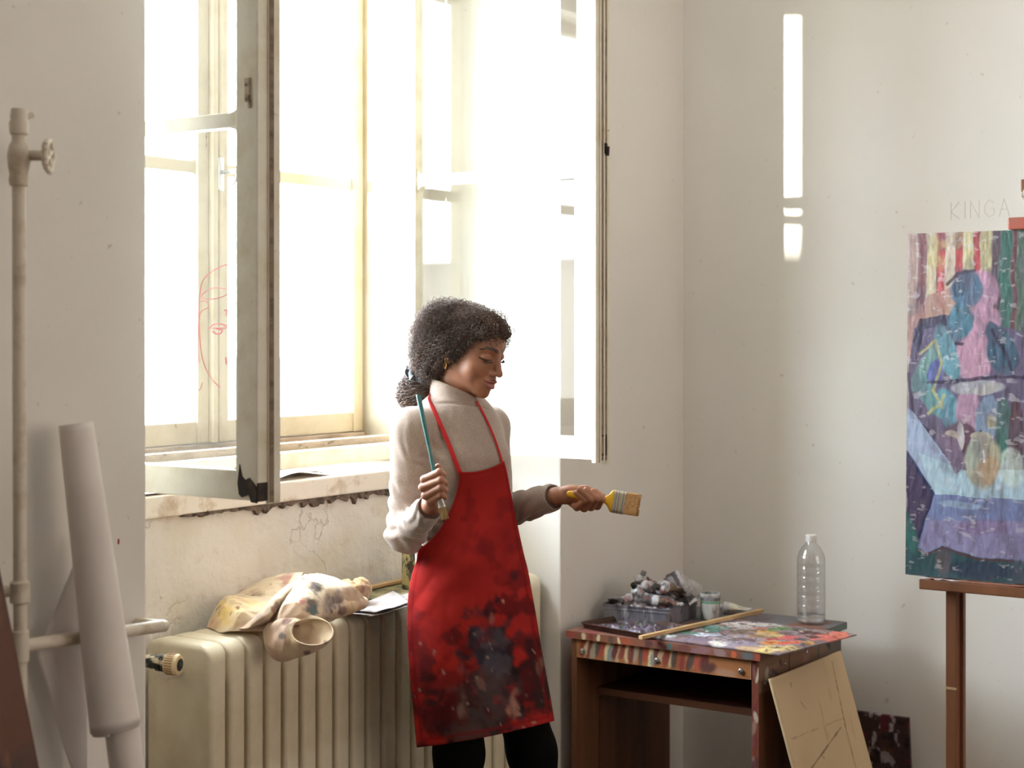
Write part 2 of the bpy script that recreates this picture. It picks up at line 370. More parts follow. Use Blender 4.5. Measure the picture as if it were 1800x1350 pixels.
# face doodled in pink marker on the left inner sash
def arc(pp, n=10):
    pp = [np.array(p, float) for p in pp]; out = []
    for i in range(len(pp)-1):
        a, b, c, d = pp[max(i-1, 0)], pp[i], pp[i+1], pp[min(i+2, len(pp)-1)]
        for k in range(n):
            t = k/n; out.append(.5*((2*b)+(-a+c)*t+(2*a-5*b+4*c-d)*t*t+(-a+3*b-3*c+d)*t**3))
    out.append(pp[-1]); return out
def on_left_sash(x, y):
    t = (x-900)/FPX; Z = 2.5350/(CN+SN*t); return (2.5350, (SN-CN*t)*Z, CAM_H-(y-583)*Z/FPX)
mk = MB()
for st, r in (([(402, 464), (385, 470), (366, 482), (354, 500), (350, 540), (351, 590), (356, 630), (368, 660), (387, 682)], .0010),
              ([(398, 508), (375, 506), (357, 516), (356, 524), (370, 526), (390, 522), (401, 516)], .0008), ([(352, 530), (362, 530), (366, 540), (352, 552), (348, 600), (350, 640)], .0007),
              ([(366, 578), (376, 570), (390, 570), (398, 576), (372, 577)], .0012), ([(374, 582), (380, 587), (388, 586), (390, 580), (380, 578)], .0014),
              ([(394, 546), (399, 545), (398, 555)], .0014), ([(414, 568), (422, 566)], .0012), ([(397, 628), (398, 640)], .0016), ([(337, 684), (350, 686), (356, 672)], .0007)):
    mk.tube([on_left_sash(*p) for p in arc(st, 5)], r, 5)
mk.build('marker_drawing', M['pink_marker'], isl)

# ------------------------------------------------------------------ sill slab, papers on it
o = MB().box(NX0, NX1, YN-.012, YF+.01, 1.166, 1.220, .008, 3).build('trim_1', M['sill']); struct(o)
def sheet(name, pts, mat_, parent=None, label=None, cat=None, group=None, n=14, thick=.0006, noise=.004, seed=0):
    "curved sheet from a 4x4 (or kxl) control grid of points"
    G = np.array(pts, float); k, l = G.shape[:2]
    def interp(A, n):
        out = []
        m_ = len(A)
        for s_ in np.linspace(0, m_-1, n):
            i = min(int(s_), m_-2); t = s_-i; a, b, c, d = A[max(i-1, 0)], A[i], A[i+1], A[min(i+2, m_-1)]
            out.append(.5*((2*b)+(-a+c)*t+(2*a-5*b+4*c-d)*t*t+(-a+3*b-3*c+d)*t**3))
        return np.array(out)
    nu, nv = (n, n) if isinstance(n, int) else n
    G = interp(G, nu); G = interp(G.transpose(1, 0, 2), nv).transpose(1, 0, 2)
    V = G.reshape(-1, 3)
    if noise: V = V+np.stack([fbm(V+seed, 14, 3), fbm(V+seed+7, 14, 3), fbm(V+seed+13, 14, 3)], -1)*noise
    F = [(i*nv+j, i*nv+j+1, (i+1)*nv+j+1, (i+1)*nv+j) for i in range(nu-1) for j in range(nv-1)]
    o = mesh_np(name, V, F, mat_, parent)
    md = o.modifiers.new('thick', 'SOLIDIFY'); md.thickness = thick; md.offset = 0
    if label: tag(o, label, cat, group)
    return o, V
def gridpts(c00, c10, c11, c01, lift, n=4):
    A = [Vector(c) for c in (c00, c10, c11, c01)]; out = []
    for i in range(n):
        r = []
        for j in range(n):
            u, v = i/(n-1), j/(n-1); p = (A[0]*(1-u)+A[1]*u)*(1-v)+(A[3]*(1-u)+A[2]*u)*v; p.z += lift(u, v); r.append(tuple(p))
        out.append(r)
    return out
sheet('paper_sheet', gridpts((3.10, 2.835, 1.223), (3.345, 2.850, 1.223), (3.38, 2.99, 1.224), (3.10, 2.985, 1.224), lambda u, v: .016*max(0, math.sin(math.pi*u))*(1-v)), M['paper'],
      label='curled white sheet of paper on the window sill, right of the open left sash', cat='paper', noise=.001)
sheet('paper_sheet', gridpts((2.62, 2.832, 1.226), (2.875, 2.836, 1.222), (2.86, 2.93, 1.224), (2.62, 2.93, 1.228), lambda u, v: .003*u*(1-u)), M['paper'],
      label='flat white sheet of paper on the window sill beneath the left sash', cat='paper', noise=.001)
o = MB().box(2.695, 2.712, 3.03, 3.045, 1.272, 1.292, .006).build('crumpled_tissue', mat('tissue_pink', (240, 214, 214), .8, 0, None, (80, 1.0, .01))); tag(o, 'tiny pale pink scrap of tissue on the inner window rail behind the left sash', 'tissue')

# ------------------------------------------------------------------ SDF toolkit
def smin(a, b, k):
    h = np.clip(.5+.5*(b-a)/k, 0, 1); return b+(a-b)*h-k*h*(1-h)
def smax(a, b, k): return -smin(-a, -b, k)
def sd_cap(P, a, b, ra, rb):
    a = np.array(a, np.float32); b = np.array(b, np.float32); d = b-a; t = np.clip(((P-a)@d)/max(float(d@d), 1e-9), 0, 1)
    return np.linalg.norm(P-a-t[:, None]*d, axis=1)-(ra+(rb-ra)*t)
def sd_ell(P, c, r, R=None):
    Q = P-np.array(c, np.float32)
    if R is not None: Q = Q@R
    r = np.array(r, np.float32); k0 = np.linalg.norm(Q/r, axis=1); k1 = np.linalg.norm(Q/(r*r), axis=1)
    return k0*(k0-1)/np.maximum(k1, 1e-6)
def sd_box(P, c, h, r, R=None):
    Q = P-np.array(c, np.float32)
    if R is not None: Q = Q@R
    q = np.abs(Q)-np.array(h, np.float32)+r
    return np.linalg.norm(np.maximum(q, 0), axis=1)+np.minimum(q.max(1), 0)-r
def sdf_mesh(fn, lo, hi, h, B=8):
    lo = np.array(lo, np.float32); hi = np.array(hi, np.float32); nb = np.ceil((hi-lo)/(h*B)).astype(int)+1; n = nb*B+1
    V = np.empty(tuple(n), np.float32)
    gi = np.stack(np.meshgrid(*[np.arange(k) for k in nb], indexing='ij'), -1).reshape(-1, 3)
    cen = lo+(gi*B+B/2)*h; d = fn(cen.astype(np.float32)); rad = h*B*.5*1.7321*1.25+.004
    act = np.abs(d) < rad; sg = np.where(d > 0, 1.0, -1.0)
    loc = np.stack(np.meshgrid(*[np.arange(B+1)]*3, indexing='ij'), -1).reshape(-1, 3)
    for b, s_ in zip(gi[~act], sg[~act]):
        V[b[0]*B:b[0]*B+B+1, b[1]*B:b[1]*B+B+1, b[2]*B:b[2]*B+B+1] = s_
    A = gi[act]
    for c0 in range(0, len(A), 400):
        a = A[c0:c0+400]; idx = (a[:, None, :]*B+loc[None]).reshape(-1, 3); v = fn((lo+idx*h).astype(np.float32))
        V[idx[:, 0], idx[:, 1], idx[:, 2]] = v
    S = V < 0; c = S[:-1, :-1, :-1].astype(np.int8)
    tot = sum(S[i:S.shape[0]-1+i, j:S.shape[1]-1+j, k:S.shape[2]-1+k].astype(np.int8) for i in (0, 1) for j in (0, 1) for k in (0, 1))
    cells = np.argwhere((tot > 0) & (tot < 8)); ID = np.full(tot.shape, -1, np.int32); ID[tuple(cells.T)] = np.arange(len(cells))
    acc = np.zeros((len(cells), 3)); cnt = np.zeros(len(cells))
    for ax in range(3):
        for o1 in (0, 1):
            for o2 in (0, 1):
                o_ = np.zeros(3, int); oth = [q for q in range(3) if q != ax]; o_[oth[0]] = o1; o_[oth[1]] = o2
                p = cells+o_; q = p.copy(); q[:, ax] += 1; va = V[tuple(p.T)]; vb = V[tuple(q.T)]; m_ = (va < 0) != (vb < 0)
                t = np.where(m_, va/np.where(m_, va-vb, 1), 0); pt = p.astype(float); pt[:, ax] += t
                acc[m_] += pt[m_]; cnt[m_] += 1
    verts = lo+(acc/cnt[:, None])*h; faces = []
    for ax in range(3):
        a1, a2 = [(1, 2), (2, 0), (0, 1)][ax]
        sl0 = [slice(None)]*3; sl1 = [slice(None)]*3; sl0[ax] = slice(0, -1); sl1[ax] = slice(1, None)
        s0, s1 = S[tuple(sl0)], S[tuple(sl1)]; E_ = np.argwhere(s0 != s1); E_ = E_[(E_[:, a1] > 0) & (E_[:, a2] > 0)]
        E_ = E_[(E_[:, a1] < S.shape[a1]-1) & (E_[:, a2] < S.shape[a2]-1)]
        ins = s0[tuple(E_.T)]; q = []
        for (d1, d2) in ((-1, -1), (0, -1), (0, 0), (-1, 0)):
            g = E_.copy(); g[:, a1] += d1; g[:, a2] += d2; q.append(ID[tuple(g.T)])
        Q = np.stack(q, 1); Q[~ins] = Q[~ins][:, ::-1]; faces.append(Q)
    return verts, np.concatenate(faces)
def fast_mesh(name, V, F, mat_, parent=None, col=None, smooth=True):
    V = np.asarray(V, np.float32); F = np.asarray(F, np.int32); me = bpy.data.meshes.new(name)
    k = F.shape[1]
    me.vertices.add(len(V)); me.vertices.foreach_set('co', V.ravel()); me.loops.add(F.size); me.loops.foreach_set('vertex_index', F.ravel())
    me.polygons.add(len(F)); me.polygons.foreach_set('loop_start', np.arange(0, F.size, k, dtype=np.int32)); me.polygons.foreach_set('loop_total', np.full(len(F), k, np.int32))
    me.update(calc_edges=True); me.validate()
    if col is not None:
        a = me.color_attributes.new('Col', 'FLOAT_COLOR', 'POINT'); c = np.ones((len(V), 4), np.float32); c[:, :3] = col; a.data.foreach_set('color', c.ravel())
    return obj_from(name, me, mat_, parent, smooth)

# ------------------------------------------------------------------ radiator
rad = empty('radiator', (3.3, 2.7, 0), 'cream cast iron column radiator under the window, its top strewn with rags and papers', 'radiator')
RP, RX0, RY0, RY1, RZ0, RZ1 = .0612, 2.640, 2.600, 2.805, .12, .905
def section_sdf(P):
    yy = (RY0+RY1)/2; d = sd_box(P, (0, yy, (RZ0+RZ1)/2), (.0290, (RY1-RY0)/2, (RZ1-RZ0)/2), .016)
    q = np.abs(P[:, 1:]-np.array((yy, (RZ0+RZ1)/2), np.float32))-np.array(((RY1-RY0)/2, (RZ1-RZ0)/2), np.float32)+.045
    d2 = np.linalg.norm(np.maximum(q, 0), axis=1)+np.minimum(q.max(1), 0)-.045
    d = np.maximum(d, d2)
    mid = sst(.055, .11, np.minimum(P[:, 2]-RZ0, RZ1-P[:, 2]))*sst(.0, .02, np.minimum(P[:, 1]-RY0, RY1-P[:, 1]))
    groove = .5+.5*np.cos(2*np.pi*(P[:, 1]-yy)/.068+math.pi*0)
    return d+(.0045*(1-groove)+.002)*mid*(np.abs(P[:, 0]) > .006)+.0035*(1-sst(.0, .02, RY0+.024-P[:, 1]))*0
Vs, Fs = sdf_mesh(section_sdf, (-.037, RY0-.012, RZ0-.012), (.037, RY1+.012, RZ1+.012), .0042)
sec0 = fast_mesh('section', Vs, Fs, M['radiator'], None)
sec0.parent = rad; sec0.location = (RX0+.028-rad.location.x, -rad.location.y, 0)
for k in range(1, 22):
    c = sec0.copy(); COL.objects.link(c); c.parent = rad; c.location = (RX0+.028+RP*k-rad.location.x, -rad.location.y, 0)
m = MB()
m.tube([(RX0+.02, 2.70, .84), (RX0+.028+RP*21, 2.70, .84)], .022, 14); m.tube([(RX0+.02, 2.70, .19), (RX0+.028+RP*21, 2.70, .19)], .022, 14)
m.build('connecting_tube', M['radiator'], rad)
for xx in (RX0+.04, RX0+RP*20): MB().box(xx-.014, xx+.014, 2.67, 2.73, 0, .13, .004).build('foot', M['radiator'], rad)
vb = MB(); vb.tube([(RX0+.01, 2.70, .842), (RX0-.045, 2.70, .842)], .017, 14); vb.build('valve_tail', M['pipe'], rad, True)

# ------------------------------------------------------------------ thermostatic valve, pipes
vx, vy, vz = 2.565, 2.665, .873
tv = empty('radiator_valve', (vx, vy, vz), 'radiator thermostat valve with ribbed beige knob and black end cap', 'valve')
dv = Vector((.30, -.93, -.05)).normalized(); Rv = dv.to_track_quat('Z', 'Y').to_matrix().to_4x4()
m = MB(); c0 = Vector((vx, vy, vz))
m.lathe([(0, -.045), (.014, -.045), (.016, -.03), (.015, -.02), (.019, -.016), (.019, -.006), (.016, -.004), (.020, 0), (.020, .008), (0, .008)], c0, 24, Rv)
m.build('body', mat('valve_scuffed', (206, 194, 166), .4, .2, (26, (30, 28, 28), .44, .52, (1, 1, 2.2)), None), tv, True)
m = MB(); prof = [(0, .006), (.021, .006), (.0235, .009)]
m.lathe(prof+[(.0235, .030), (.021, .036), (.0135, .0375), (0, .0375)], c0, 40, Rv)
m.build('knob', mat('knob_beige', (224, 200, 156), .4), tv, True)
m = MB()
for k in range(26):
    a = 2*math.pi*k/26; R2 = Rv @ Matrix.Rotation(a, 4, 'Z'); m.box(.0228, .0245, -.0012, .0012, .010, .029, 0, M=Matrix.Translation(c0) @ R2)
m.build('ribs', mat('rib_brown', (150, 118, 84), .6), tv)
m = MB(); m.lathe([(.0, .0385), (.0135, .0385), (.0138, .036)], c0, 30, Rv); kc = m.build('end_cap', M['black'], tv)
m = MB(); m.prism([c0+(Rv @ Vector(p)) for p in ((-.004, .004, .0386), (.004, .004, .0386), (0, -.006, .0386))], dv*.0006); m.build('arrow_mark', mat('cap_grey', (84, 90, 98), .5), kc)

pipe = empty('heating_pipe', (1.995, 2.47, 0), 'white painted heating pipe with shut-off valve and side branches, on the left pier', 'pipe')
PXp, PYp = 2.012, 2.468
m = MB(); m.tube([(PXp, PYp, 0), (PXp, PYp, .45), (PXp+.001, PYp, 1.0), (PXp-.001, PYp, 1.5), (PXp-.002, PYp, 1.88)], .0125, 18)
m.build('riser', M['pipe'], pipe, True)
m = MB(); m.tube([(PXp, PYp, 1.018), (2.20, PYp-.004, 1.011), (2.36, PYp-.002, 1.004)], .0125, 18)
m.tube([(2.36, PYp-.002, 1.004), (2.372, PYp-.001, 1.003), (2.376, PYp+.010, 1.002), (2.376, PYp+.1, .998)], [.0125, .0123, .0118, .0115], 18)
m.build('branch', M['pipe'], pipe, True)
m = MB(); m.lathe([(.0125, -.03), (.0165, -.028), (.0175, 0), (.0165, .028), (.0125, .03)], (PXp, PYp, 1.018), 20)
m.build('coupling', M['pipe'], pipe, True)
m = MB(); m.lathe([(.0125, -.022), (.018, -.018), (.0185, 0), (.018, .018), (.0125, .022)], (PXp, PYp, 1.118), 20); m.build('clamp_ring', M['pipe'], pipe, True)
m = MB(); m.tube([(PXp-.010, PYp+.010, 1.12), (PXp-.030, PYp+.03, 1.12), (PXp-.045, PYp+.081, 1.12)], [.010, .012, .015], 12); m.build('wall_bracket', M['pipe'], pipe, True)
m = MB(); m.tube([(PXp-.075, PYp, .93), (PXp, PYp, .93)], .011, 14); m.build('side_stub', M['pipe'], pipe, True)
m = MB(); m.lathe([(.0125, 1.868), (.017, 1.870), (.019, 1.88), (.017, 1.890), (.020, 1.905), (.022, 1.925), (.018, 1.945), (.013, 1.952), (.013, 1.962), (.017, 1.966), (.018, 1.985), (.015, 1.992), (.0165, 1.998), (.014, 2.012), (0, 2.014)], (PXp-.002, PYp, 0), 20)
m.tube([(PXp, PYp, 1.927), (PXp+.030, PYp-.042, 1.925)], .010, 12); m.tube([(PXp-.003, PYp, 1.99), (PXp+.022, PYp-.01, 2.003)], .005, 8)
sv = m.build('shutoff_valve', M['pipe'], pipe, True)
m = MB(); cw = Vector((PXp+.030, PYp-.044, 1.925)); R3 = Vector((.58, -.81, 0)).to_track_quat('Z', 'Y').to_matrix().to_4x4()
for k in range(20):
    a = 2*math.pi*k/20; a2 = 2*math.pi*(k+1)/20; rr_ = lambda q: .028+.002*math.cos(5*q)
    m.tube([cw+(R3 @ Vector((math.cos(q)*rr_(q), math.sin(q)*rr_(q), 0))) for q in (a, a2)], .006, 8)
for k in range(4): a = math.pi*k/2+.5; m.tube([cw, cw+(R3 @ Vector((math.cos(a)*.027, math.sin(a)*.027, 0)))], .0045, 6)
m.build('hand_wheel', M['pipe'], sv, True)

# ------------------------------------------------------------------ paper roll leaning in front of the pier, board at far left
def roll(name, foot, top, r0, r1, turns, label, cat, mat_, side=1, edge=0):
    foot, top = Vector(foot), Vector(top); ax = (top-foot).normalized(); a = ax.cross(Vector((0, 1, 0))).normalized(); b = ax.cross(a)
    nu, nv = int(36*turns), 40; V = []; F = []
    for i in range(nu+1):
        t = i/nu; ang = t*turns*2*math.pi*side+edge; spread = .86+.14*t
        for j in range(nv+1):
            q = j/nv; r = (r0*(1-q)+r1*q)*spread; off = .10*(turns-1)*(t-.5)*0+(.05*t*(q < 2))*(1-q)*0
            z0_ = .045*max(0, 1-t*1.0)*0
            L_ = (top-foot).length; p = foot+ax*(L_*q*(1-.0*t)+(.012*t*(1-q)))+(a*math.cos(ang)+b*math.sin(ang)*1.0)*r
            V.append(tuple(p))
    for i in range(nu):
        for j in range(nv): k = i*(nv+1)+j; F.append((k, k+1, k+nv+2, k+nv+1))
    V = np.array(V); V += np.stack([fbm(V, 5, 2)]*3, -1)*.004
    o = mesh_np(name, V, F, mat_); o.modifiers.new('t', 'SOLIDIFY').thickness = .0012
    return tag(o, label, cat)
roll('paper_roll', (2.178, 2.395, .835), (2.142, 2.466, 1.424), .050, .034, 2.15, 'rolled white drawing paper leaning upright against the left pier, over the pipe branch', 'paper roll', M['paper'], -1, .6)
roll('paper_roll', (2.262, 2.325, .0), (2.183, 2.390, .88), .035, .033, 1.6, 'lower white paper roll whose end shows beneath the tall one by the left pier', 'paper roll', M['paper'], 1, 1.0)
sheet('paper_sheet', gridpts((2.150, 2.51, .80), (2.20, 2.50, .66), (2.205, 2.50, 1.22), (2.088, 2.51, .985), lambda u, v: 0), M['paper'], label='loose white sheet corner sticking out behind the tall paper roll', cat='paper', noise=.003)
m = MB(); R4 = Matrix.Translation((1.762, 2.24, 0.05)) @ Matrix.Rotation(math.radians(-8.0), 4, 'X') @ Matrix.Rotation(math.radians(-7.3), 4, 'Y')
o = MB().box(-.55, .285, -.012, .012, 0.0, 1.30, .003, M=R4).build('stained_board', mat('stained_dark_wood', (92, 52, 34), .5, 0, [(4, (48, 38, 34), .4, .6), (30, (120, 74, 48), .6, .75, (1, 1, .2))], (30, .2)))
tag(o, 'dark brown stained board leaning at the far left beside the white pipe', 'board')
# specks on the walls
spk = MB().box(2.325, 2.328, YP-.0022, YP-.0004, 1.168, 1.178).build('paint_speck', mat('speck_red', (160, 50, 50), .6), wb)
# ------------------------------------------------------------------ painted grids
def colgrid(name, org, U, V_, nu, nv, colfn, matl, parent=None, hfn=None, thick=0.0, lab=None, cat=None, flip=1):
    "grid from org along U and V_, coloured per vertex by colfn(a, b) (a, b in metres along U, V_); hfn raises it along the normal"
    org, U, V_ = (np.array(q, float) for q in (org, U, V_)); lu, lv = np.linalg.norm(U), np.linalg.norm(V_); Nn = np.cross(U/lu, V_/lv)*flip
    a, b = np.meshgrid(np.linspace(0, lu, nu), np.linspace(0, lv, nv), indexing='ij')
    P = org+a[..., None]*(U/lu)+b[..., None]*(V_/lv)
    if hfn is not None: P = P+hfn(a, b)[..., None]*Nn
    C = colfn(a, b); n = nu*nv; i = np.arange(n).reshape(nu, nv)
    F = np.stack([i[:-1, :-1], i[1:, :-1], i[1:, 1:], i[:-1, 1:]], -1).reshape(-1, 4)
    if flip < 0: F = F[:, ::-1]
    Vv = P.reshape(-1, 3); Cc = C.reshape(-1, 3)
    if thick:
        bd = np.concatenate([i[:, 0], i[-1, 1:], i[-2::-1, -1], i[0, -2:0:-1]]); lowp = (org+a[..., None]*(U/lu)+b[..., None]*(V_/lv)).reshape(-1, 3)[bd]-Nn*thick
        k = len(Vv); Vv = np.vstack([Vv, lowp]); Cc = np.vstack([Cc, Cc[bd]*.6]); m_ = len(bd); j = np.arange(m_); j2 = (j+1) % m_
        F = np.vstack([F, np.stack([bd[j], k+j, k+j2, bd[j2]], 1)])
        cs = k+np.array([0, nu-1, nu-1+nv-1, 2*(nu-1)+nv-1]); F = np.vstack([F, cs[::-1][None]])
    o = fast_mesh(name, Vv, F, matl, parent, Cc)
    o.data.set_sharp_from_angle(angle=math.radians(50))
    if lab: tag(o, lab, cat)
    return o
M['vc'] = vcmat('oil_paint', .5, (70, .25, .004)); M['vc_wet'] = vcmat('oil_paint_glossy', .30, (60, .3, .003)); M['vc_matte'] = vcmat('paint_stained', .75)
def base(a, rgb): return np.ones(a.shape+(3,))*np.array(lin(*rgb))
def dab(C, a, b, cx, cy, rx, ry, ang, col, soft=.25, wob=.35, f=60, seed=0, op=1):
    ca, sa = math.cos(ang), math.sin(ang); x = (a-cx)*ca+(b-cy)*sa; y = -(a-cx)*sa+(b-cy)*ca
    d = np.sqrt((x/rx)**2+(y/ry)**2)+n2(a, b, f, 3, seed)*wob
    return mixc(C, col, (1-sst(1-soft, 1+soft, d))*op)

# ------------------------------------------------------------------ work table
TX0, TX1, TY0, TY1, TZ = 3.968, 4.548, 1.905, 2.512, .75
tab = empty('work_table', ((TX0+TX1)/2, (TY0+TY1)/2, 0), 'small paint-smeared wooden table with an open shelf, standing in the corner beside the woman', 'table')
WOOD = (158, 98, 56); WD = (122, 66, 42)
def woodc(a, b, rgb=WOOD, st=1):
    rgb = tuple(v*.90 for v in rgb)
    g = n2(a*6, b*60, 1.3, 4) if st else n2(a*60, b*6, 1.3, 4)
    C = base(a, rgb); C = mixc(C, tuple(int(v*.68) for v in rgb), sst(-.1, .5, g)*.7); return C
def edge_col(a, b):
    C = woodc(a, b, (140, 84, 58)); L_ = TY1-TY0
    for k, (p, w, c) in enumerate(((.02, .03, (132, 60, 52)), (.06, .012, (196, 170, 140)), (.085, .01, (122, 40, 36)), (.11, .010, (206, 186, 150)), (.15, .014, (84, 60, 52)), (.175, .008, (214, 196, 152)), (.20, .035, (150, 70, 42)),
                                   (.27, .02, (84, 44, 40)), (.31, .03, (98, 52, 44)), (.335, .012, (72, 92, 88)), (.38, .03, (104, 58, 52)), (.43, .05, (130, 90, 92)), (.49, .03, (140, 110, 108)), (.53, .012, (190, 90, 50)), (.57, .03, (92, 96, 94)), (.60, .015, (160, 66, 52)))):
        C = dab(C, a, b, p, .01, w*.6, .012, .2*((k % 3)-1), c, .35, .5, 90, k)
    return mixc(C, (120, 70, 60), (n2(a, b, 160, 2) > .28)*.5)
def apron_col(a, b):
    C = woodc(a, b, (176, 112, 62)); r = random.Random(11)
    cols = [(128, 52, 42), (206, 180, 140), (110, 46, 38), (150, 140, 120), (78, 62, 56), (160, 66, 48), (214, 192, 150), (124, 132, 126), (98, 40, 36), (180, 150, 116)]
    for k in range(30):
        p = .02+.0145*k*.93+r.uniform(-.005, .005); C = dab(C, a, b, p, .026+r.uniform(-.006, .006), .0065+r.random()*.004, .024+r.random()*.006, .18+r.uniform(-.1, .2), cols[k % 10 if k < 22 else (0, 8, 4, 5)[k % 4]], .3, .45, 70, k, .92)
    C = dab(C, a, b, .42, .036, .02, .014, 0, (84, 44, 38), .4, .6, 50, 44); C = dab(C, a, b, .55, .025, .006, .04, 0, (176, 170, 156), .3, .4, 50, 45, .8)
    return dab(C, a, b, .47, .045, .03, .010, 0, (170, 140, 120), .5, .5, 50, 46, .5)
def side_col(a, b):
    C = woodc(a, b, (150, 112, 88)); C = mixc(C, (120, 104, 92), sst(-.1, .4, n2(a, b, 9, 3, 4)))
    C = mixc(C, (70, 76, 74), sst(.36, .52, a+n2(a, b, 12, 3)*.08)*.8)
    for k, (p, q, rx, ry, an, c) in enumerate(((.10, .05, .03, .006, .5, (90, 70, 74)), (.135, .03, .012, .006, 1.0, (96, 66, 60)), (.39, .03, .006, .035, .3, (66, 92, 90)), (.45, .02, .03, .012, .9, (48, 58, 62)), (.05, .045, .012, .02, 0, (168, 160, 146)), (.30, .04, .02, .02, .2, (150, 110, 96)))):
        C = dab(C, a, b, p, q, rx, ry, an, c, .35, .5, 50, k+5)
    return C
def top_col(a, b):
    C = woodc(a, b, (150, 100, 84)); C = mixc(C, (140, 70, 66), sst(0, .3, n2(a, b, 14, 3, 2))); C = mixc(C, (112, 108, 112), sst(.05, .3, n2(a, b, 9, 4, 7)+(a-.3)*1.2)); return mixc(C, (90, 108, 100), sst(.25, .4, n2(a, b, 16, 3, 9)+(a-.4)*.8))
tz0 = TZ-.020
m = MB(); m.box(TX0, TX1, TY0, TY1, tz0, TZ-.001, .001); tt = m.build('tabletop', M['vc_matte'], tab)
tt.data.color_attributes.new('Col', 'FLOAT_COLOR', 'POINT').data.foreach_set('color', np.tile(np.array([*lin(120, 66, 46), 1], np.float32), len(tt.data.vertices)))
def overlay(name, org, U, V_, nu, nv, fn, parent, mt=None, h=None): return colgrid(name, org, U, V_, nu, nv, fn, mt or M['vc_matte'], parent, h)
overlay('top_paint', (TX0, TY0, TZ), (TX1-TX0, 0, 0), (0, TY1-TY0, 0), 180, 180, top_col, tt)
overlay('edge_paint', (TX0-.0006, TY1, tz0), (0, -(TY1-TY0), 0), (0, 0, .0195), 400, 16, edge_col, tt)
overlay('edge_paint', (TX0, TY0-.0006, tz0), (TX1-TX0, 0, 0), (0, 0, .0195), 200, 10, lambda a, b: mixc(woodc(a, b, (140, 96, 74)), (96, 110, 106), sst(.2, .5, a+n2(a, b, 10, 3)*.3)), tt)
M['tablewood'] = mat('table_veneer', (128, 84, 56), .5, 0, [(5, (98, 60, 40), .3, .7, (3, 3, .35)), (40, (96, 54, 36), .6, .8, (3, 3, .3))], (40, .15, .004))
M['tabledark'] = mat('table_shelf_wood', (112, 70, 46), .55, 0, [(5, (84, 50, 34), .3, .7, (4, .4, 4))], (40, .15, .004))
# side panels (left one against the pier side, right one towards the leaning board)
MB().box(TX0+.012, TX1-.02, TY1-.030, TY1-.012, 0, tz0, .0015).build('side_panel', M['tablewood'], tab)
sp = MB().box(TX0+.012, TX1-.02, TY0+.010, TY0+.030, 0, tz0, .0015).build('side_panel', M['tablewood'], tab)
overlay('panel_paint', (TX0+.012, TY0+.0094, .64), (TX1-TX0-.032, 0, 0), (0, 0, .09), 240, 50, lambda a, b: side_col(a, .09-b), sp)
def legc(a, b):
    C = woodc(a, b, (140, 66, 44), 0)
    for k in range(26):
        r = random.Random(k); C = dab(C, a, b, r.uniform(0, .02), .73-r.uniform(0, .55)**1.3, .004+.004*r.random(), .010+.02*r.random(), r.uniform(-.4, .4), random.Random(k+9).choice([(190, 176, 160), (110, 44, 44), (130, 80, 72), (150, 120, 104), (92, 50, 50)]), .3, .5, 60, k, .9)
    return C
overlay('leg_paint', (TX0+.0114, TY0+.030, 0), (0, -.020, 0), (0, 0, tz0), 16, 420, legc, sp)
m = MB(); m.box(TX0+.010, TX0+.026, TY0+.031, TY1-.031, tz0-.054, tz0, .001); ap = m.build('apron', M['tablewood'], tab)
overlay('apron_paint', (TX0+.0094, TY1-.031, tz0-.054), (0, -(TY1-TY0-.062), 0), (0, 0, .054), 420, 50, lambda a, b: apron_col(a, .054-b), ap)
for k in range(3):
    yb = (TY1-.052, (TY0+TY1)/2+.012, TY0+.060)[k]; b_ = MB(); Rb = Matrix.Rotation(-math.pi/2, 4, 'Y')
    b_.lathe([(0, .0045), (.0035, .0045), (.0035, .0065), (.0075, .005), (.0082, 0), (0, 0)], (TX0+.0095, yb, tz0-.034), 18, Rb); b_.build('bolt', M['chrome'], ap, True)
for (xb, zb) in ((TX0+.075, .692), (TX0+.172, .702), (TX0+.315, .712), (TX0+.05, .67)):
    b_ = MB(); b_.lathe([(0, .004), (.005, .003), (.006, 0), (0, 0)], (xb, TY0+.010, zb-.008), 14, Matrix.Rotation(math.pi/2, 4, 'X')); b_.build('bolt', M['chrome'], sp, True)
MB().box(TX0+.200, TX0+.202, TY0+.0085, TY0+.012, .645, tz0).build('joint_line', M['dark'], sp)
MB().box(4.085, TX1-.02, TY0+.030, TY1-.030, .552, .572, .0015).build('shelf', M['tabledark'], tab)
MB().box(TX1-.036, TX1-.02, TY0+.030, TY1-.030, .572, tz0, .001).build('back_panel', M['tabledark'], tab)
MB().box(4.10, 4.115, TY1-.034, TY1-.030, .20, .54, .001).build('batten', M['tabledark'], tab)

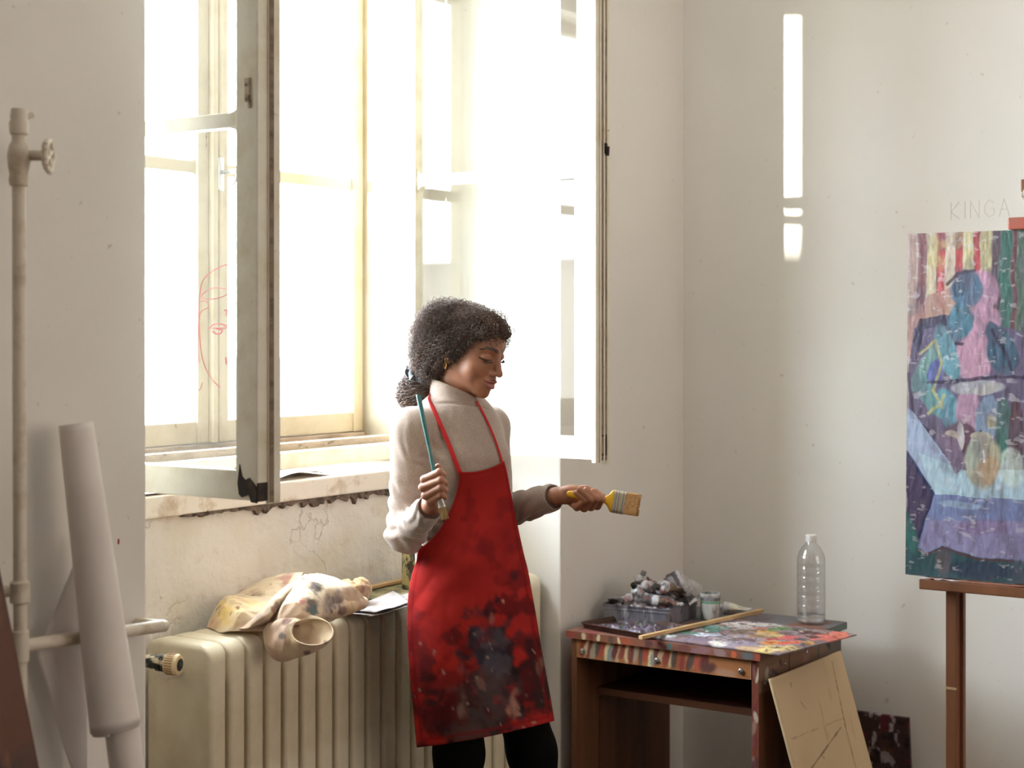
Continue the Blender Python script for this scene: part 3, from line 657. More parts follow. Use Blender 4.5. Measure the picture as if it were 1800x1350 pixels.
# ------------------------------------------------------------------ palette board
pal0 = Vector((3.968, 1.845, .7535))
def palh(a, b):
    n = n2(a, b, 30, 5, 3); r = np.abs(n2(a, b, 55, 4, 8)); e = np.minimum(np.minimum(a, b), np.minimum(.405-b, .385-a)); return (np.maximum(n, -.1)*.006+(.35-r)*.006+.004)*sst(0, .02, e)
def palc(a, b):
    # a runs away from the viewer (+x), b towards the left (+y)
    C = base(a, (126, 104, 108)); C = mixc(C, (150, 138, 152), sst(-.1, .3, n2(a*.7, b*.4, 18, 4, 1)))
    D = [(.03, .05, .06, .05, (226, 198, 132)), (.06, .03, .07, .03, (214, 190, 130)), (.10, .09, .05, .035, (214, 136, 62)), (.14, .05, .07, .03, (206, 90, 60)), (.20, .10, .06, .04, (196, 92, 96)), (.27, .03, .09, .05, (214, 108, 94)), (.33, .02, .07, .04, (222, 118, 100)),
         (.24, .05, .035, .03, (92, 28, 44)), (.20, .055, .03, .03, (90, 82, 96)), (.29, .09, .06, .035, (96, 38, 44)), (.33, .13, .05, .04, (84, 56, 52)), (.20, .15, .05, .05, (200, 176, 120)), (.16, .17, .05, .035, (150, 120, 92)), (.24, .19, .05, .05, (196, 150, 84)),
         (.30, .19, .06, .045, (92, 128, 74)), (.34, .26, .05, .06, (208, 206, 204)), (.27, .28, .05, .05, (196, 186, 180)), (.31, .33, .05, .06, (222, 212, 214)), (.20, .25, .06, .04, (112, 96, 84)), (.13, .22, .05, .05, (150, 140, 150)), (.09, .17, .05, .05, (104, 78, 84)),
         (.05, .15, .05, .06, (150, 138, 160)), (.04, .26, .045, .06, (128, 112, 130)), (.10, .29, .04, .045, (206, 212, 228)), (.12, .27, .025, .03, (160, 176, 214)), (.17, .32, .045, .05, (70, 118, 106)), (.10, .35, .05, .04, (80, 122, 108)), (.22, .33, .035, .05, (84, 140, 130)), (.06, .36, .04, .03, (90, 100, 120)),
         (.03, .37, .04, .04, (188, 198, 200)), (.24, .36, .03, .03, (180, 196, 186)), (.02, .20, .03, .04, (214, 208, 204)), (.015, .10, .03, .05, (190, 160, 130)), (.28, .235, .03, .03, (184, 120, 100)), (.36, .15, .03, .03, (116, 110, 110)), (.15, .12, .03, .02, (190, 60, 50)), (.17, .02, .03, .02, (220, 160, 70))]
    r = random.Random(4)
    for k, (x, y, rx, ry, c) in enumerate(D): C = dab(C, a, b, x, y, rx*.62, ry*.75, r.uniform(-.5, .5), c, .25, .8, 34, k)
    for k in range(70):
        c = random.Random(k).choice([(232, 226, 224), (84, 56, 56), (70, 60, 66), (214, 180, 120), (190, 60, 64), (96, 128, 112), (152, 150, 176), (60, 44, 48)])
        C = dab(C, a, b, r.uniform(.01, .37), r.uniform(.01, .39), r.uniform(.004, .014), r.uniform(.002, .006), r.uniform(-.6, .6)+1.5, c, .3, .8, 70, k+50, .85)
    g = n2(a, b, 80, 3, 6); C = mixc(C, (70, 54, 52), sst(.06, .36, n2(a*1.4, b*.6, 60, 4, 26))*.55); C = mixc(C, (196, 184, 176), sst(.22, .34, n2(a*1.4, b*.6, 70, 4, 31))*.5); return mixc(C, (64, 48, 46), sst(.22, .40, g)*.7)
ang = math.radians(-8.5)
PU = np.array((math.cos(ang), math.sin(ang), 0))*.385; PV = np.array((-math.sin(ang)*.3, 1, 0)); PV = PV/np.linalg.norm(PV)*.405
colgrid('palette_board', (3.965, 1.848, .7560), PU, PV, 240, 250, palc, M['vc_wet'], None, palh, .004, 'big flat board crusted with multicoloured oil paint, overhanging the table corner', 'palette')

# ------------------------------------------------------------------ wooden stick
o = MB().box(0, .575, -.0065, .0065, -.005, .005, .001, M=Matrix.Translation((3.905, 2.232, .7685)) @ Matrix.Rotation(math.radians(-9.2), 4, 'Z') @ Matrix.Rotation(math.radians(-.3), 4, 'Y')).build('wooden_stick', mat('raw_pine', (206, 172, 124), .6, 0, (6, (176, 140, 96), .4, .7, (.4, 8, 8))))
tag(o, 'thin bare wooden stick lying across the table and palette', 'stick')

# ------------------------------------------------------------------ baking tray with dried paint
def frame2(org, ang): return Matrix.Translation(org) @ Matrix.Rotation(ang, 4, 'Z')
TR = frame2((3.962, 2.240, TZ), math.radians(-12.5+0)); tr = empty('paint_tray', (4.06, 2.37, TZ), 'shallow dark metal tray caked with purple grey paint at the left of the table', 'tray')
m = MB(); w, d, hh = .185, .262, .017
Rn = lambda x, y, z: TR @ Vector((x, y, z))
P0 = [(0, 0), (w, 0), (w, d), (0, d)]
def ring(off, z, n=6, r=.016):
    out = []
    for (cx, cy, a0) in ((r, r, math.pi), (w-r, r, 1.5*math.pi), (w-r, d-r, 0), (r, d-r, .5*math.pi)):
        for k in range(n+1): a = a0+k*math.pi/2/n; out.append(Rn(cx+(r+off)*math.cos(a), cy+(r+off)*math.sin(a), z))
    return out
def skin_rings(m, R_, close0=True, close1=True):
    vs = [[m.bm.verts.new(p) for p in r] for r in R_]
    for A, B in zip(vs, vs[1:]):
        n = len(A)
        for k in range(n): m.bm.faces.new((A[k], A[(k+1) % n], B[(k+1) % n], B[k]))
    if close0: m.bm.faces.new(vs[0][::-1])
    if close1: m.bm.faces.new(vs[-1])
skin_rings(m, [ring(-.008, .001), ring(-.005, .002), ring(-.001, hh-.002), ring(.002, hh+.001), ring(.004, hh), ring(.003, hh-.002), ring(.000, hh-.003), ring(-.003, hh-.003), ring(-.007, .004), ring(-.012, .003)])
m.build('tray', mat('scorched_tin', (84, 62, 52), .42, .6, [(18, (52, 42, 40), .45, .65), (50, (126, 96, 84), .62, .75)], (40, .3, .003)), tr, True)
def muckh(a, b): e = np.minimum(np.minimum(a, b), np.minimum(w-.016-a, d-.016-b)); return (.0035+np.maximum(0, n2(a, b, 36, 5, 2)+.12+(.10-np.abs(b-.06))*1.8)*.030)*sst(-.002, .02, e)
def muckc(a, b):
    C = base(a, (92, 78, 88)); C = mixc(C, (74, 58, 66), sst(-.1, .2, n2(a, b, 24, 4, 3)))
    C = mixc(C, (108, 102, 124), sst(.08, .3, n2(a, b, 22, 4, 5))*.9); C = mixc(C, (140, 98, 102), sst(.14, .3, n2(a, b, 24, 4, 8))*.8); C = mixc(C, (186, 178, 186), sst(.32, .42, n2(a, b, 40, 4, 12))*.8)
    C = mixc(C, (60, 74, 62), sst(.26, .36, n2(a, b, 34, 4, 17))); return mixc(C, (46, 34, 40), sst(.22, .34, n2(a, b, 50, 3, 21)))
U3 = TR.to_3x3() @ Vector((1, 0, 0)); V3 = TR.to_3x3() @ Vector((0, 1, 0)); oo = Rn(.008, .008, .002)
mk_ = colgrid('dried_paint', tuple(oo), tuple(U3*(w-.016)), tuple(V3*(d-.016)), 120, 150, muckc, M['vc_wet'], tr, muckh)

# ------------------------------------------------------------------ tin box of paint tubes
BX = frame2((4.170, 2.292, TZ+.001), math.radians(4)); bw, bd, bh = .212, .215, .050
# the box's local x runs away from the viewer, local y towards the pier
bx = empty('tin_box', (4.26, 2.36, TZ), 'open paint-splashed metal tin heaped with squeezed paint tubes, at the back of the table', 'box')
w, d = bw, bd; RnT = BX
Rn = lambda x, y, z: RnT @ Vector((x, y, z))
m = MB(); skin_rings(m, [ring(-.004, 0, 5, .012), ring(-.001, .002, 5, .012), ring(-.0005, bh-.014, 5, .012), ring(.0025, bh-.0125, 5, .012), ring(.0025, bh-.010, 5, .012), ring(.0006, bh-.009, 5, .012), ring(.0006, bh-.002, 5, .012), ring(.002, bh, 5, .012), ring(.0002, bh+.001, 5, .012), ring(-.002, bh-.001, 5, .012), ring(-.002, .004, 5, .012), ring(-.006, .003, 5, .012)])
M['tin'] = mat('splashed_tin', (150, 150, 158), .38, .45, [(20, (116, 112, 124), .42, .6, (1, 1, .35)), (38, (74, 62, 62), .55, .66, (1, 1, .3)), (26, (196, 200, 208), .62, .7, (1, 1, .3)), (18, (96, 84, 66), .62, .7, (1, 1, .4))], (40, .25, .003))
m.build('tin', M['tin'], bx, True)
def tube_obj(loc, yaw, pitch, roll_, L_, r, col, capcol, label, group='squeezed paint tubes in the tin', bend=0.0, crump=.3, seed=0, name='paint_tube'):
    "a squeezed metal paint tube: round shoulder, flattened folded end"
    e = empty(name, loc, label, 'paint tube', group)
    nu, nv = 30, 28; V = []; rng = seed*3.1
    T = Matrix.Translation(loc) @ Matrix.Rotation(yaw, 4, 'Z') @ Matrix.Rotation(pitch, 4, 'Y') @ Matrix.Rotation(roll_, 4, 'X')
    for i in range(nu):
        t = i/(nu-1); flat = 1-.88*sst(.15, .85, np.array(t)); rx = r*(1+.42*(1-flat)); rz = r*float(flat)
        if t < .06: rx = rz = r*(.45+.55*t/.06)
        for j in range(nv):
            a = 2*math.pi*j/nv; V.append((L_*t-L_*.5, rx*math.cos(a), rz*math.sin(a)+bend*math.sin(t*3.0)*L_*.25))
    V = np.array(V); q = V*1.0; q[:, 0] += rng
    V += np.stack([fbm(q, 40, 3), fbm(q+9, 55, 3)*1.0, (np.abs(fbm(q+5, 60, 3))-.25)*2], -1)*r*crump*np.clip((V[:, 0:1]+L_*.5)/(L_*.3), 0, 1)
    C = np.tile(np.array(lin(*col)), (len(V), 1)); tt_ = (V[:, 0]+L_*.5)/L_
    n_ = fbm(q, 70, 3); C = mixc(C, (206, 206, 212), ((tt_ < .25) | (tt_ > .88))*1.0)
    C = mixc(C, (58, 46, 48), sst(.02, .26, n_)*.8); C = mixc(C, (196, 190, 192), sst(.15, .35, fbm(q+4, 50, 3))*.5); C = mixc(C, (150, 72, 62), sst(.26, .38, fbm(q+14, 36, 2))*.6)
    F = [(i*nv+j, i*nv+(j+1) % nv, (i+1)*nv+(j+1) % nv, (i+1)*nv+j) for i in range(nu-1) for j in range(nv)]+[tuple(range(nv))[::-1], tuple(range((nu-1)*nv, nu*nv))]
    Vw = np.array([tuple(T @ Vector(v)) for v in V]); mesh_np('body', Vw, F, M['vc_wet'], e, True, C)
    m = MB(); m.lathe([(0, -.014), (r*.42, -.014), (r*.46, -.012), (r*.52, -.002), (r*.30, 0), (r*.30, .006)], (0, 0, 0), 16, T @ Matrix.Translation((-L_*.5, 0, 0)) @ Matrix.Rotation(math.pi/2, 4, 'Y'))
    m.build('cap', mat('cap_'+name, capcol, .4), e, True)
    return e
def bloc(x, y, z): v = RnT @ Vector((x, y, z)); return tuple(v)
TB = [(.05, .190, .062, 70, 8, 20, .105, .0125, (206, 206, 214), (228, 228, 228), 'silver white paint tube lying flat on the left rim of the tin', 0),
      (.10, .165, .086, 100, 68, 10, .10, .014, (190, 120, 112), (200, 200, 205), 'red and white squeezed tube standing up at the left of the tin', .2),
      (.07, .140, .078, 40, -55, 60, .11, .015, (214, 212, 220), (40, 40, 44), 'white tube with a red band slanting upright beside the standing one', .3),
      (.05, .115, .070, -30, 48, -30, .105, .015, (222, 222, 228), (30, 30, 32), 'creased white tube leaning over the front rim like a tent', -.3),
      (.13, .125, .092, 10, -12, 30, .12, .015, (196, 96, 92), (220, 220, 220), 'tube with a red label lying at the back of the heap', .3),
      (.09, .085, .082, -60, 25, 10, .125, .016, (104, 84, 82), (60, 50, 50), 'dark brown smeared tube crossing the middle of the heap', .35),
      (.05, .070, .066, -80, 10, 45, .11, .014, (150, 150, 166), (50, 50, 54), 'grey blue tube resting on the front edge of the tin, centre', .2),
      (.12, .060, .103, -50, -22, 70, .10, .018, (116, 110, 124), (190, 190, 196), 'crumpled blue grey tube topping the heap at its right', .5),
      (.10, .040, .088, -35, 20, -20, .11, .017, (150, 128, 108), (90, 80, 70), 'olive brown twisted tube on the right of the heap under the topmost one', .5),
      (.05, .030, .064, -85, 5, 0, .10, .013, (140, 110, 92), (62, 44, 40), 'brown tube lying along the front right rim of the tin', .2),
      (.16, .100, .080, 85, 8, 90, .11, .014, (160, 156, 168), (200, 200, 200), 'pale grey tube half buried at the back rim of the tin', .2),
      (.15, .020, .072, -100, 28, 15, .085, .013, (70, 62, 66), (38, 34, 36), 'small blackened tube poking out of the back right corner of the tin', .3)]
for k, (x, y, z, ya, pi_, ro, L_, r, c, cc, lb, bn) in enumerate(TB):
    tube_obj(bloc(x, y*.9, z*.97), math.radians(ya+12), math.radians(pi_), math.radians(ro), L_*.92, r*1.18, tuple(v*.82 for v in c), tuple(v*.6 for v in cc), lb, bend=bn, crump=.42, seed=k)
for (x, y, z, sx, sy, sz) in ((.10, .11, .036, .09, .10, .030),):
    V_, F_ = sdf_mesh(lambda P: sd_ell(P, bloc(x, y, z), (sx, sy, sz))+fbm(P, 45, 4)*.016, np.array(bloc(x, y, z))-.14, np.array(bloc(x, y, z))+.14, .004)
    C_ = mixc(np.tile(np.array(lin(120, 108, 110)), (len(V_), 1)), (60, 48, 48), sst(-.1, .2, fbm(V_, 40, 3))); C_ = mixc(C_, (196, 190, 196), sst(.15, .3, fbm(V_+3, 50, 3)))
    o = fast_mesh('paint_scraps', V_, F_, M['vc_wet'], None, C_); tag(o, 'tangle of dried paint scraps filling the tin beneath the tubes', 'paint scraps', None, 'stuff')
V_, F_ = sdf_mesh(lambda P: smin(sd_ell(P, bloc(.165, .042, .088), (.030, .034, .030)), sd_ell(P, bloc(.185, .010, .074), (.024, .026, .026)), .02)+np.abs(fbm(P, 30, 5))*.050-.012, np.array(bloc(.16, .0, .09))-.09, np.array(bloc(.16, .0, .09))+.09, .003)
mp_, nt_, bs_ = newmat('thin_plastic'); bs_.inputs['Base Color'].default_value = (*lin(214, 210, 210), 1); bs_.inputs['Roughness'].default_value = .25; bs_.inputs['Alpha'].default_value = .35
o = fast_mesh('plastic_bag', V_, F_, mp_); tag(o, 'crumpled translucent plastic bag tucked behind the tubes in the tin', 'plastic bag')

# ------------------------------------------------------------------ jar, lying tube, bottle
jc = (4.362, 2.256, TZ+.001); j = empty('paint_jar', jc, 'small white jar with green paint drips standing right of the tin', 'jar')
m = MB(); m.lathe([(0, 0), (.026, 0), (.029, .003), (.029, .050), (.0282, .052), (.029, .054), (.029, .058), (.0282, .060), (.0285, .064), (.030, .066), (.0305, .074), (.029, .0765), (.0265, .0765), (.026, .060), (.0255, .01), (0, .008)], jc, 40)
o = m.build('glass', M['vc_wet'], j, True)
P_ = np.array([v.co[:] for v in o.data.vertices]); 
def jarsub(o, fn):
    md = o.modifiers.new('s', 'SUBSURF')
o.data.materials[0] = mat('jar_splashed', (196, 198, 196), .3, 0, [(26, (128, 120, 122), .42, .55, (1, 1, .5)), (30, (76, 120, 98), .55, .62, (1, 1, .4)), (44, (214, 208, 204), .6, .68, (1, 1, .5))], (40, .2, .002))
m = MB(); m.lathe([(.0292, .049), (.0298, .0505), (.0298, .053), (.0292, .0545)], jc, 40); m.build('green_ring', mat('jar_green', (110, 170, 138), .4), j, True)
m = MB(); m.lathe([(.0292, .056), (.0296, .057), (.0296, .0655), (.0292, .0665)], jc, 40); m.build('dark_band', mat('jar_grey', (104, 104, 112), .5, 0, (30, (150, 150, 156), .5, .6)), j, True)
m = MB(); m.lathe([(0, .064), (.0262, .065)], jc, 32); m.build('paint_inside', mat('jar_paint', (128, 168, 148), .3), j, True)
tube_obj((4.475, 2.225, TZ+.020), math.radians(-82), 0, 0, .088, .017, (226, 220, 200), (226, 224, 220), 'nearly clean white paint tube lying behind the jar, cap to the right', None, crump=.08, seed=30).rotation_euler = (0, 0, 0)
bc = (4.468, 1.982, TZ+.001); bt = empty('plastic_bottle', bc, 'clear ribbed plastic bottle with a white cap standing at the back of the table', 'bottle')
prof = [(0, .003), (.030, .0), (.037, .002), (.0405, .008), (.0410, .028), (.0398, .031)]
z = .036
for k in range(5): prof += [(.0410, z), (.0412, z+.014), (.0404, z+.019), (.0390, z+.0215), (.0404, z+.024)]; z += .0275
prof += [(.0412, .178), (.0405, .192), (.036, .206), (.028, .220), (.020, .229), (.0165, .233), (.0155, .238)]
m = MB(); m.lathe(prof+[(.0145, .238), (.0155, .232), (.019, .2275), (.027, .2185), (.035, .2045), (.0395, .191), (.0400, .178), (.0400, .034), (.0398, .010), (.030, .003), (0, .005)], bc, 48)
mb_, nt_, bs_ = newmat('clear_plastic'); bs_.inputs['Base Color'].default_value = (.96, .97, .98, 1); bs_.inputs['Roughness'].default_value = .08
N_, L_ = nt_.nodes, nt_.links; tr_ = N_.new('ShaderNodeBsdfTransparent'); tr_.inputs[0].default_value = (.97, .975, .98, 1); lw = N_.new('ShaderNodeLayerWeight'); lw.inputs[0].default_value = .5; pw = N_.new('ShaderNodeMath'); pw.operation = 'POWER'; pw.inputs[1].default_value = 3.0; ma = N_.new('ShaderNodeMath'); ma.operation = 'MULTIPLY_ADD'; ma.inputs[1].default_value = .55; ma.inputs[2].default_value = .09; L_.new(lw.outputs['Facing'], pw.inputs[0]); L_.new(pw.outputs[0], ma.inputs[0])
gz = N_.new('ShaderNodeBsdfGlossy'); gz.inputs['Roughness'].default_value = .08; mx_ = N_.new('ShaderNodeMixShader'); L_.new(ma.outputs[0], mx_.inputs[0]); L_.new(tr_.outputs[0], mx_.inputs[1]); L_.new(gz.outputs[0], mx_.inputs[2])
L_.new(mx_.outputs[0], N_['Material Output'].inputs[0])
m.build('body', mb_, bt, True)
m = MB(); m.lathe([(0, .2575), (.0145, .2575), (.0158, .256), (.0160, .238), (.0150, .2365), (0, .2365)], bc, 36); m.build('cap', mat('cap_white', (228, 226, 222), .4), bt, True)
m = MB(); m.lathe([(0, .0055), (.0394, .0075), (.0396, .026), (.0385, .0262), (0, .0262)], bc, 40)
wm, wnt, wbs = newmat('clear_water'); wbs.inputs['Base Color'].default_value = (.95, .96, .97, 1); wbs.inputs['Roughness'].default_value = .02; wbs.inputs['Transmission Weight'].default_value = 1; wbs.inputs['IOR'].default_value = 1.05
m.build('liquid', wm, bt, True)

# ------------------------------------------------------------------ board leaning on the table side, small canvas on the floor
def bcol(a, b):
    C = base(a, (198, 172, 136)); C = mixc(C, (176, 150, 112), sst(-.1, .4, n2(a, b, 4, 4, 2))*.8); C = mixc(C, (150, 120, 92), sst(.25, .5, n2(a*2, b*.6, 12, 4, 5))*.5)
    def crack(C, p, q, wd, op=1):
        p, q = np.array(p), np.array(q); d_ = q-p; t = np.clip(((a-p[0])*d_[0]+(b-p[1])*d_[1])/(d_@d_), 0, 1)
        ds = np.hypot(a-p[0]-t*d_[0], b-p[1]-t*d_[1])+n2(a, b, 40, 3, 3)*.003; return mixc(C, (70, 46, 32), (1-sst(wd*.4, wd, ds))*op)
    for p, q, w_, o_ in (((.385, .02), (.36, .20), .0030, .8), ((.36, .19), (.355, .33), .0028, .8), ((.06, .265), (.33, .195), .0030, .8), ((.02, .165), (.36, .175), .0018, .35), ((.135, .30), (.165, .375), .0036, .9), ((.37, .35), (.38, .45), .002, .5), ((.13, .085), (.15, .11), .002, .5), ((.10, .03), (.10, .045), .003, .7), ((.17, .235), (.18, .25), .002, .6)): C = crack(C, p, q, w_, o_)
    return C
ytop, zt_, xb0, xb1 = TY0-.003, .682, 3.985, 4.445
bt_, bb_ = Vector((0, ytop, zt_)), Vector((0, 1.70, .002)); dn = (bb_-bt_); Lb = dn.length
# grid: a along +x, b down the board, normal towards the viewer side (-y, up)
ob = colgrid('plywood_board', (xb0, ytop-.012, zt_), (xb1-xb0, 0, 0), tuple(dn), 160, 260, bcol, vcmat('board_ply', .65, (50, .15, .003)), None, None, 0)
sm = ob.modifiers.new('t', 'SOLIDIFY'); sm.thickness = .010; sm.offset = 1 if False else -1
tag(ob, 'pale scratched plywood board leaning against the right side of the table', 'board')
def scol(a, b):
    C = base(a, (72, 52, 52)); C = mixc(C, (150, 118, 66), sst(.18, .24, b+n2(a, b, 14, 4, 3)*.08)); C = mixc(C, (96, 60, 40), sst(.0, .3, n2(a, b, 22, 4, 6))*.7)
    C = mixc(C, (176, 166, 172), sst(.10, .22, n2(a*1.6, b*.8, 26, 4, 9)+.05)*(b < .17)); C = mixc(C, (104, 46, 56), sst(.15, .3, n2(a, b, 24, 3, 14))*(b < .14)); return mixc(C, (44, 34, 36), sst(.15, .35, n2(a, b, 40, 4, 19)))
colgrid('small_canvas', (4.665, 2.03, .463), (0, -.268, 0), (.055, 0, -.46), 120, 220, scol, M['vc'], None, lambda a, b: np.maximum(0, n2(a, b, 50, 4))*.004, .012, 'small abstract canvas in maroon, lilac and ochre on the floor against the right wall', 'painting', -1)

# ------------------------------------------------------------------ easel and painting
EX = 3.86
M['easelwood'] = mat('easel_wood', (140, 90, 58), .5, 0, [(4, (108, 66, 44), .3, .7, (3, 3, .3)), (30, (84, 48, 34), .62, .78, (2, 2, .2))], (40, .15, .003))
def pcol(a, b):
    # painted in units of photo pixels: a -> 0..., b downwards
    k = 3.66/2.9*1000/3.66*0+738.0; x = a*k; y = b*k+409
    X = x+1600
    w_ = n2(X, y, .02, 4, 1)*7; X = X+w_; y = y+n2(X, y, .02, 4, 5)*7
    C = base(a, (150, 130, 142))
    stripes = [(1600, 1617, (170, 142, 134)), (1617, 1634, (132, 88, 92)), (1634, 1652, (196, 180, 150)), (1652, 1667, (150, 72, 78)), (1667, 1686, (200, 180, 160)), (1686, 1700, (158, 66, 72)), (1700, 1720, (206, 196, 150)), (1720, 1732, (160, 60, 68)), (1732, 1752, (180, 168, 128)), (1752, 1765, (98, 82, 92)), (1765, 1787, (64, 112, 102)), (1787, 1796, (110, 72, 76)), (1796, 1830, (88, 110, 96)), (1830, 1850, (160, 70, 74)), (1850, 1880, (196, 180, 150)), (1880, 1900, (150, 72, 78)), (1900, 2100, (190, 170, 140))]
    for a0, a1, c in stripes: C = mixc(C, c, sst(a0-2, a0+2, X)*(1-sst(a1-2, a1+2, X)))
    C = mixc(C, (196, 72, 78), ((np.abs(X-1693) < 6) | (np.abs(X-1726) < 5) | (np.abs(X-1660) < 6)).astype(float)*(y > 440)*(y < 520)*.8)
    C = mixc(C, (198, 180, 112), sst(0, .3, n2(X, y, .03, 3, 8))*(X > 1634)*(X < 1720)*.5)
    poly = lambda P: polymask(X, y, P)
    C = mixc(C, (176, 130, 122), poly([(1600, 560), (1640, 520), (1690, 500), (1740, 560), (1700, 600), (1600, 640)])*.8)
    C = mixc(C, (104, 92, 122), poly([(1603, 640), (1612, 580), (1660, 552), (1780, 580), (2080, 660), (2080, 1020), (1603, 1020)]))
    C = mixc(C, (62, 62, 86), poly([(1610, 600), (1622, 562), (1668, 554), (1672, 572), (1632, 580), (1618, 622)])*.9)
    D = [(1731, 512, 32, 34, 0, (190, 140, 168)), (1706, 510, 28, 32, .2, (84, 120, 150)), (1697, 500, 14, 26, .4, (72, 94, 120)), (1736, 570, 32, 34, 0, (192, 140, 168)), (1695, 567, 22, 32, .1, (72, 124, 146)), (1722, 630, 34, 42, 0, (188, 138, 164)), (1770, 618, 26, 42, -.3, (62, 92, 116)), (1755, 590, 14, 26, -.4, (70, 84, 110)),
         (1640, 640, 16, 60, .55, (112, 152, 150)), (1672, 620, 18, 52, -.35, (96, 150, 166)), (1652, 660, 14, 26, .2, (84, 96, 160)), (1640, 698, 16, 46, -.6, (98, 146, 150)), (1676, 722, 18, 40, -.3, (92, 150, 168)), (1712, 722, 22, 40, 0, (174, 132, 158)), (1730, 683, 50, 13, 0, (164, 162, 172)), (1745, 686, 26, 10, -.2, (176, 170, 168)),
         (1745, 740, 20, 44, .2, (128, 148, 176)), (1754, 742, 10, 12, 0, (170, 160, 130)), (1775, 755, 14, 56, 0, (64, 118, 108)), (1796, 770, 12, 70, 0, (96, 66, 76)), (1700, 770, 30, 26, 0, (104, 70, 90)), (1698, 768, 7, 24, 0, (198, 190, 192)), (1682, 766, 14, 8, 0, (190, 170, 156))]
    for k2, (cx, cy, rx, ry, an, c) in enumerate(D): C = dab(C, X, y, cx, cy, rx, ry, an, c, .12, .12, .05, k2)
    for pts_ in ([(1622, 622), (1650, 600), (1664, 640), (1650, 690), (1666, 720)], [(1640, 730), (1664, 712), (1668, 696)]):
        for p, q in zip(pts_, pts_[1:]): C = mixc(C, (178, 176, 116), seg_mask(X, y, p, q, 3.2)*.8)
    for pts_ in ([(1640, 676), (1680, 672), (1760, 664), (2080, 654)], [(1603, 660), (1612, 740), (1640, 760), (1680, 772)], [(1688, 604), (1700, 606)], [(1752, 580), (1775, 620), (1790, 660)], [(1672, 500), (1690, 482), (1720, 478)], [(1735, 760), (1722, 800)]):
        for p, q in zip(pts_, pts_[1:]): C = mixc(C, (54, 44, 74), seg_mask(X, y, p, q, 3.4)*.85)
    # table top, cloth front, sides
    C = mixc(C, (160, 176, 206), poly([(1600, 720), (1612, 728), (1706, 850), (2080, 870), (2080, 874), (1655, 874), (1600, 800)]))
    C = mixc(C, (170, 200, 216), poly([(1622, 800), (1710, 830), (2080, 800), (2080, 876), (1652, 874)]))
    C = mixc(C, (128, 104, 132), poly([(1648, 760), (1690, 770), (1712, 820), (1690, 836)])*.85)
    C = mixc(C, (118, 132, 182), poly([(1650, 874), (2080, 876), (2080, 960), (1790, 978), (1728, 978), (1668, 964), (1640, 978), (1622, 970)]))
    C = mixc(C, (148, 134, 176), poly([(1640, 920), (2080, 900), (2080, 965), (1790, 976), (1728, 976), (1668, 962), (1640, 974), (1626, 966)])*.75)
    C = mixc(C, (138, 110, 156), dabm(X, y, 1740, 925, 50, 14, -.1)*.6); C = mixc(C, (160, 190, 214), dabm(X, y, 1700, 890, 40, 6, 0)*.6)
    C = mixc(C, (72, 56, 92), poly([(1600, 806), (1648, 870), (1646, 884), (1622, 950), (1600, 900)])); C = mixc(C, (34, 44, 92), seg_mask(X, y, (1600, 800), (1650, 872), 4)); C = mixc(C, (34, 34, 84), seg_mask(X, y, (1648, 876), (1624, 950), 3))
    C = mixc(C, (44, 84, 92), poly([(1600, 900), (1622, 950), (1622, 970), (1640, 980), (1668, 966), (1728, 980), (1790, 980), (2080, 964), (2080, 1030), (1590, 1030)]))
    C = mixc(C, (46, 58, 88), dabm(X, y, 1740, 1000, 60, 16, 0)*.8); C = mixc(C, (44, 112, 104), dabm(X, y, 1606, 940, 12, 40, -.3)*.7); C = mixc(C, (98, 88, 84), dabm(X, y, 1668, 990, 14, 22, 0)*.7)
    for p, q in (((1624, 972), (1640, 980)), ((1640, 980), (1668, 966)), ((1668, 966), (1728, 980)), ((1728, 980), (1790, 980))): C = mixc(C, (84, 62, 70), seg_mask(X, y, p, q, 3))
    C = mixc(C, (176, 168, 140), dabm(X, y, 1739, 812, 32, 46, 0)); C = mixc(C, (188, 148, 110), dabm(X, y, 1750, 826, 18, 26, 0)*.7); C = mixc(C, (158, 170, 160), dabm(X, y, 1722, 800, 12, 30, .1)*.7); C = mixc(C, (178, 170, 150), dabm(X, y, 1736, 768, 20, 8, 0))
    C = mixc(C, (222, 220, 220), seg_mask(X, y, (1739, 792), (1742, 812), 2.2)); C = mixc(C, (206, 220, 206), dabm(X, y, 1790, 820, 20, 34, 0)*.6)
    g = n2(X*1.0, y*.25, .30, 3, 3); C = np.clip(C*(1+.22*g[..., None]), 0, 1)
    C = mixc(C, (96, 84, 104), sst(-.05, .4, n2(X, y*.6, .05, 5, 33))*.45); C = mixc(C, (206, 200, 204), sst(.25, .4, n2(X*.7, y*1.4, .09, 4, 37))*.4)
    C = C*.84+(C.mean(-1, keepdims=True))*.16
    return np.clip(C*(.92+.16*n2(X, y, .12, 3, 17)[..., None]), 0, 1)
def dabm(a, b, cx, cy, rx, ry, ang):
    ca, sa = math.cos(ang), math.sin(ang); x = (a-cx)*ca+(b-cy)*sa; y = -(a-cx)*sa+(b-cy)*ca
    return 1-sst(.85, 1.15, np.sqrt((x/rx)**2+(y/ry)**2)+n2(a, b, .06, 3)*.15)
def seg_mask(x, y, p, q, w_):
    dx, dy = q[0]-p[0], q[1]-p[1]; t = np.clip(((x-p[0])*dx+(y-p[1])*dy)/(dx*dx+dy*dy+1e-9), 0, 1); return 1-sst(w_*.5, w_*1.2, np.hypot(x-p[0]-t*dx, y-p[1]-t*dy))
def polymask(x, y, P):
    ins = np.zeros(x.shape, bool); n = len(P)
    for i in range(n):
        (x1, y1), (x2, y2) = P[i], P[(i+1) % n]
        if y1 == y2: continue
        c_ = ((y1 > y) != (y2 > y)) & (x < (x2-x1)*(y-y1)/(y2-y1)+x1); ins ^= c_
    return ins.astype(float)
py0 = 1.458; PH = .826
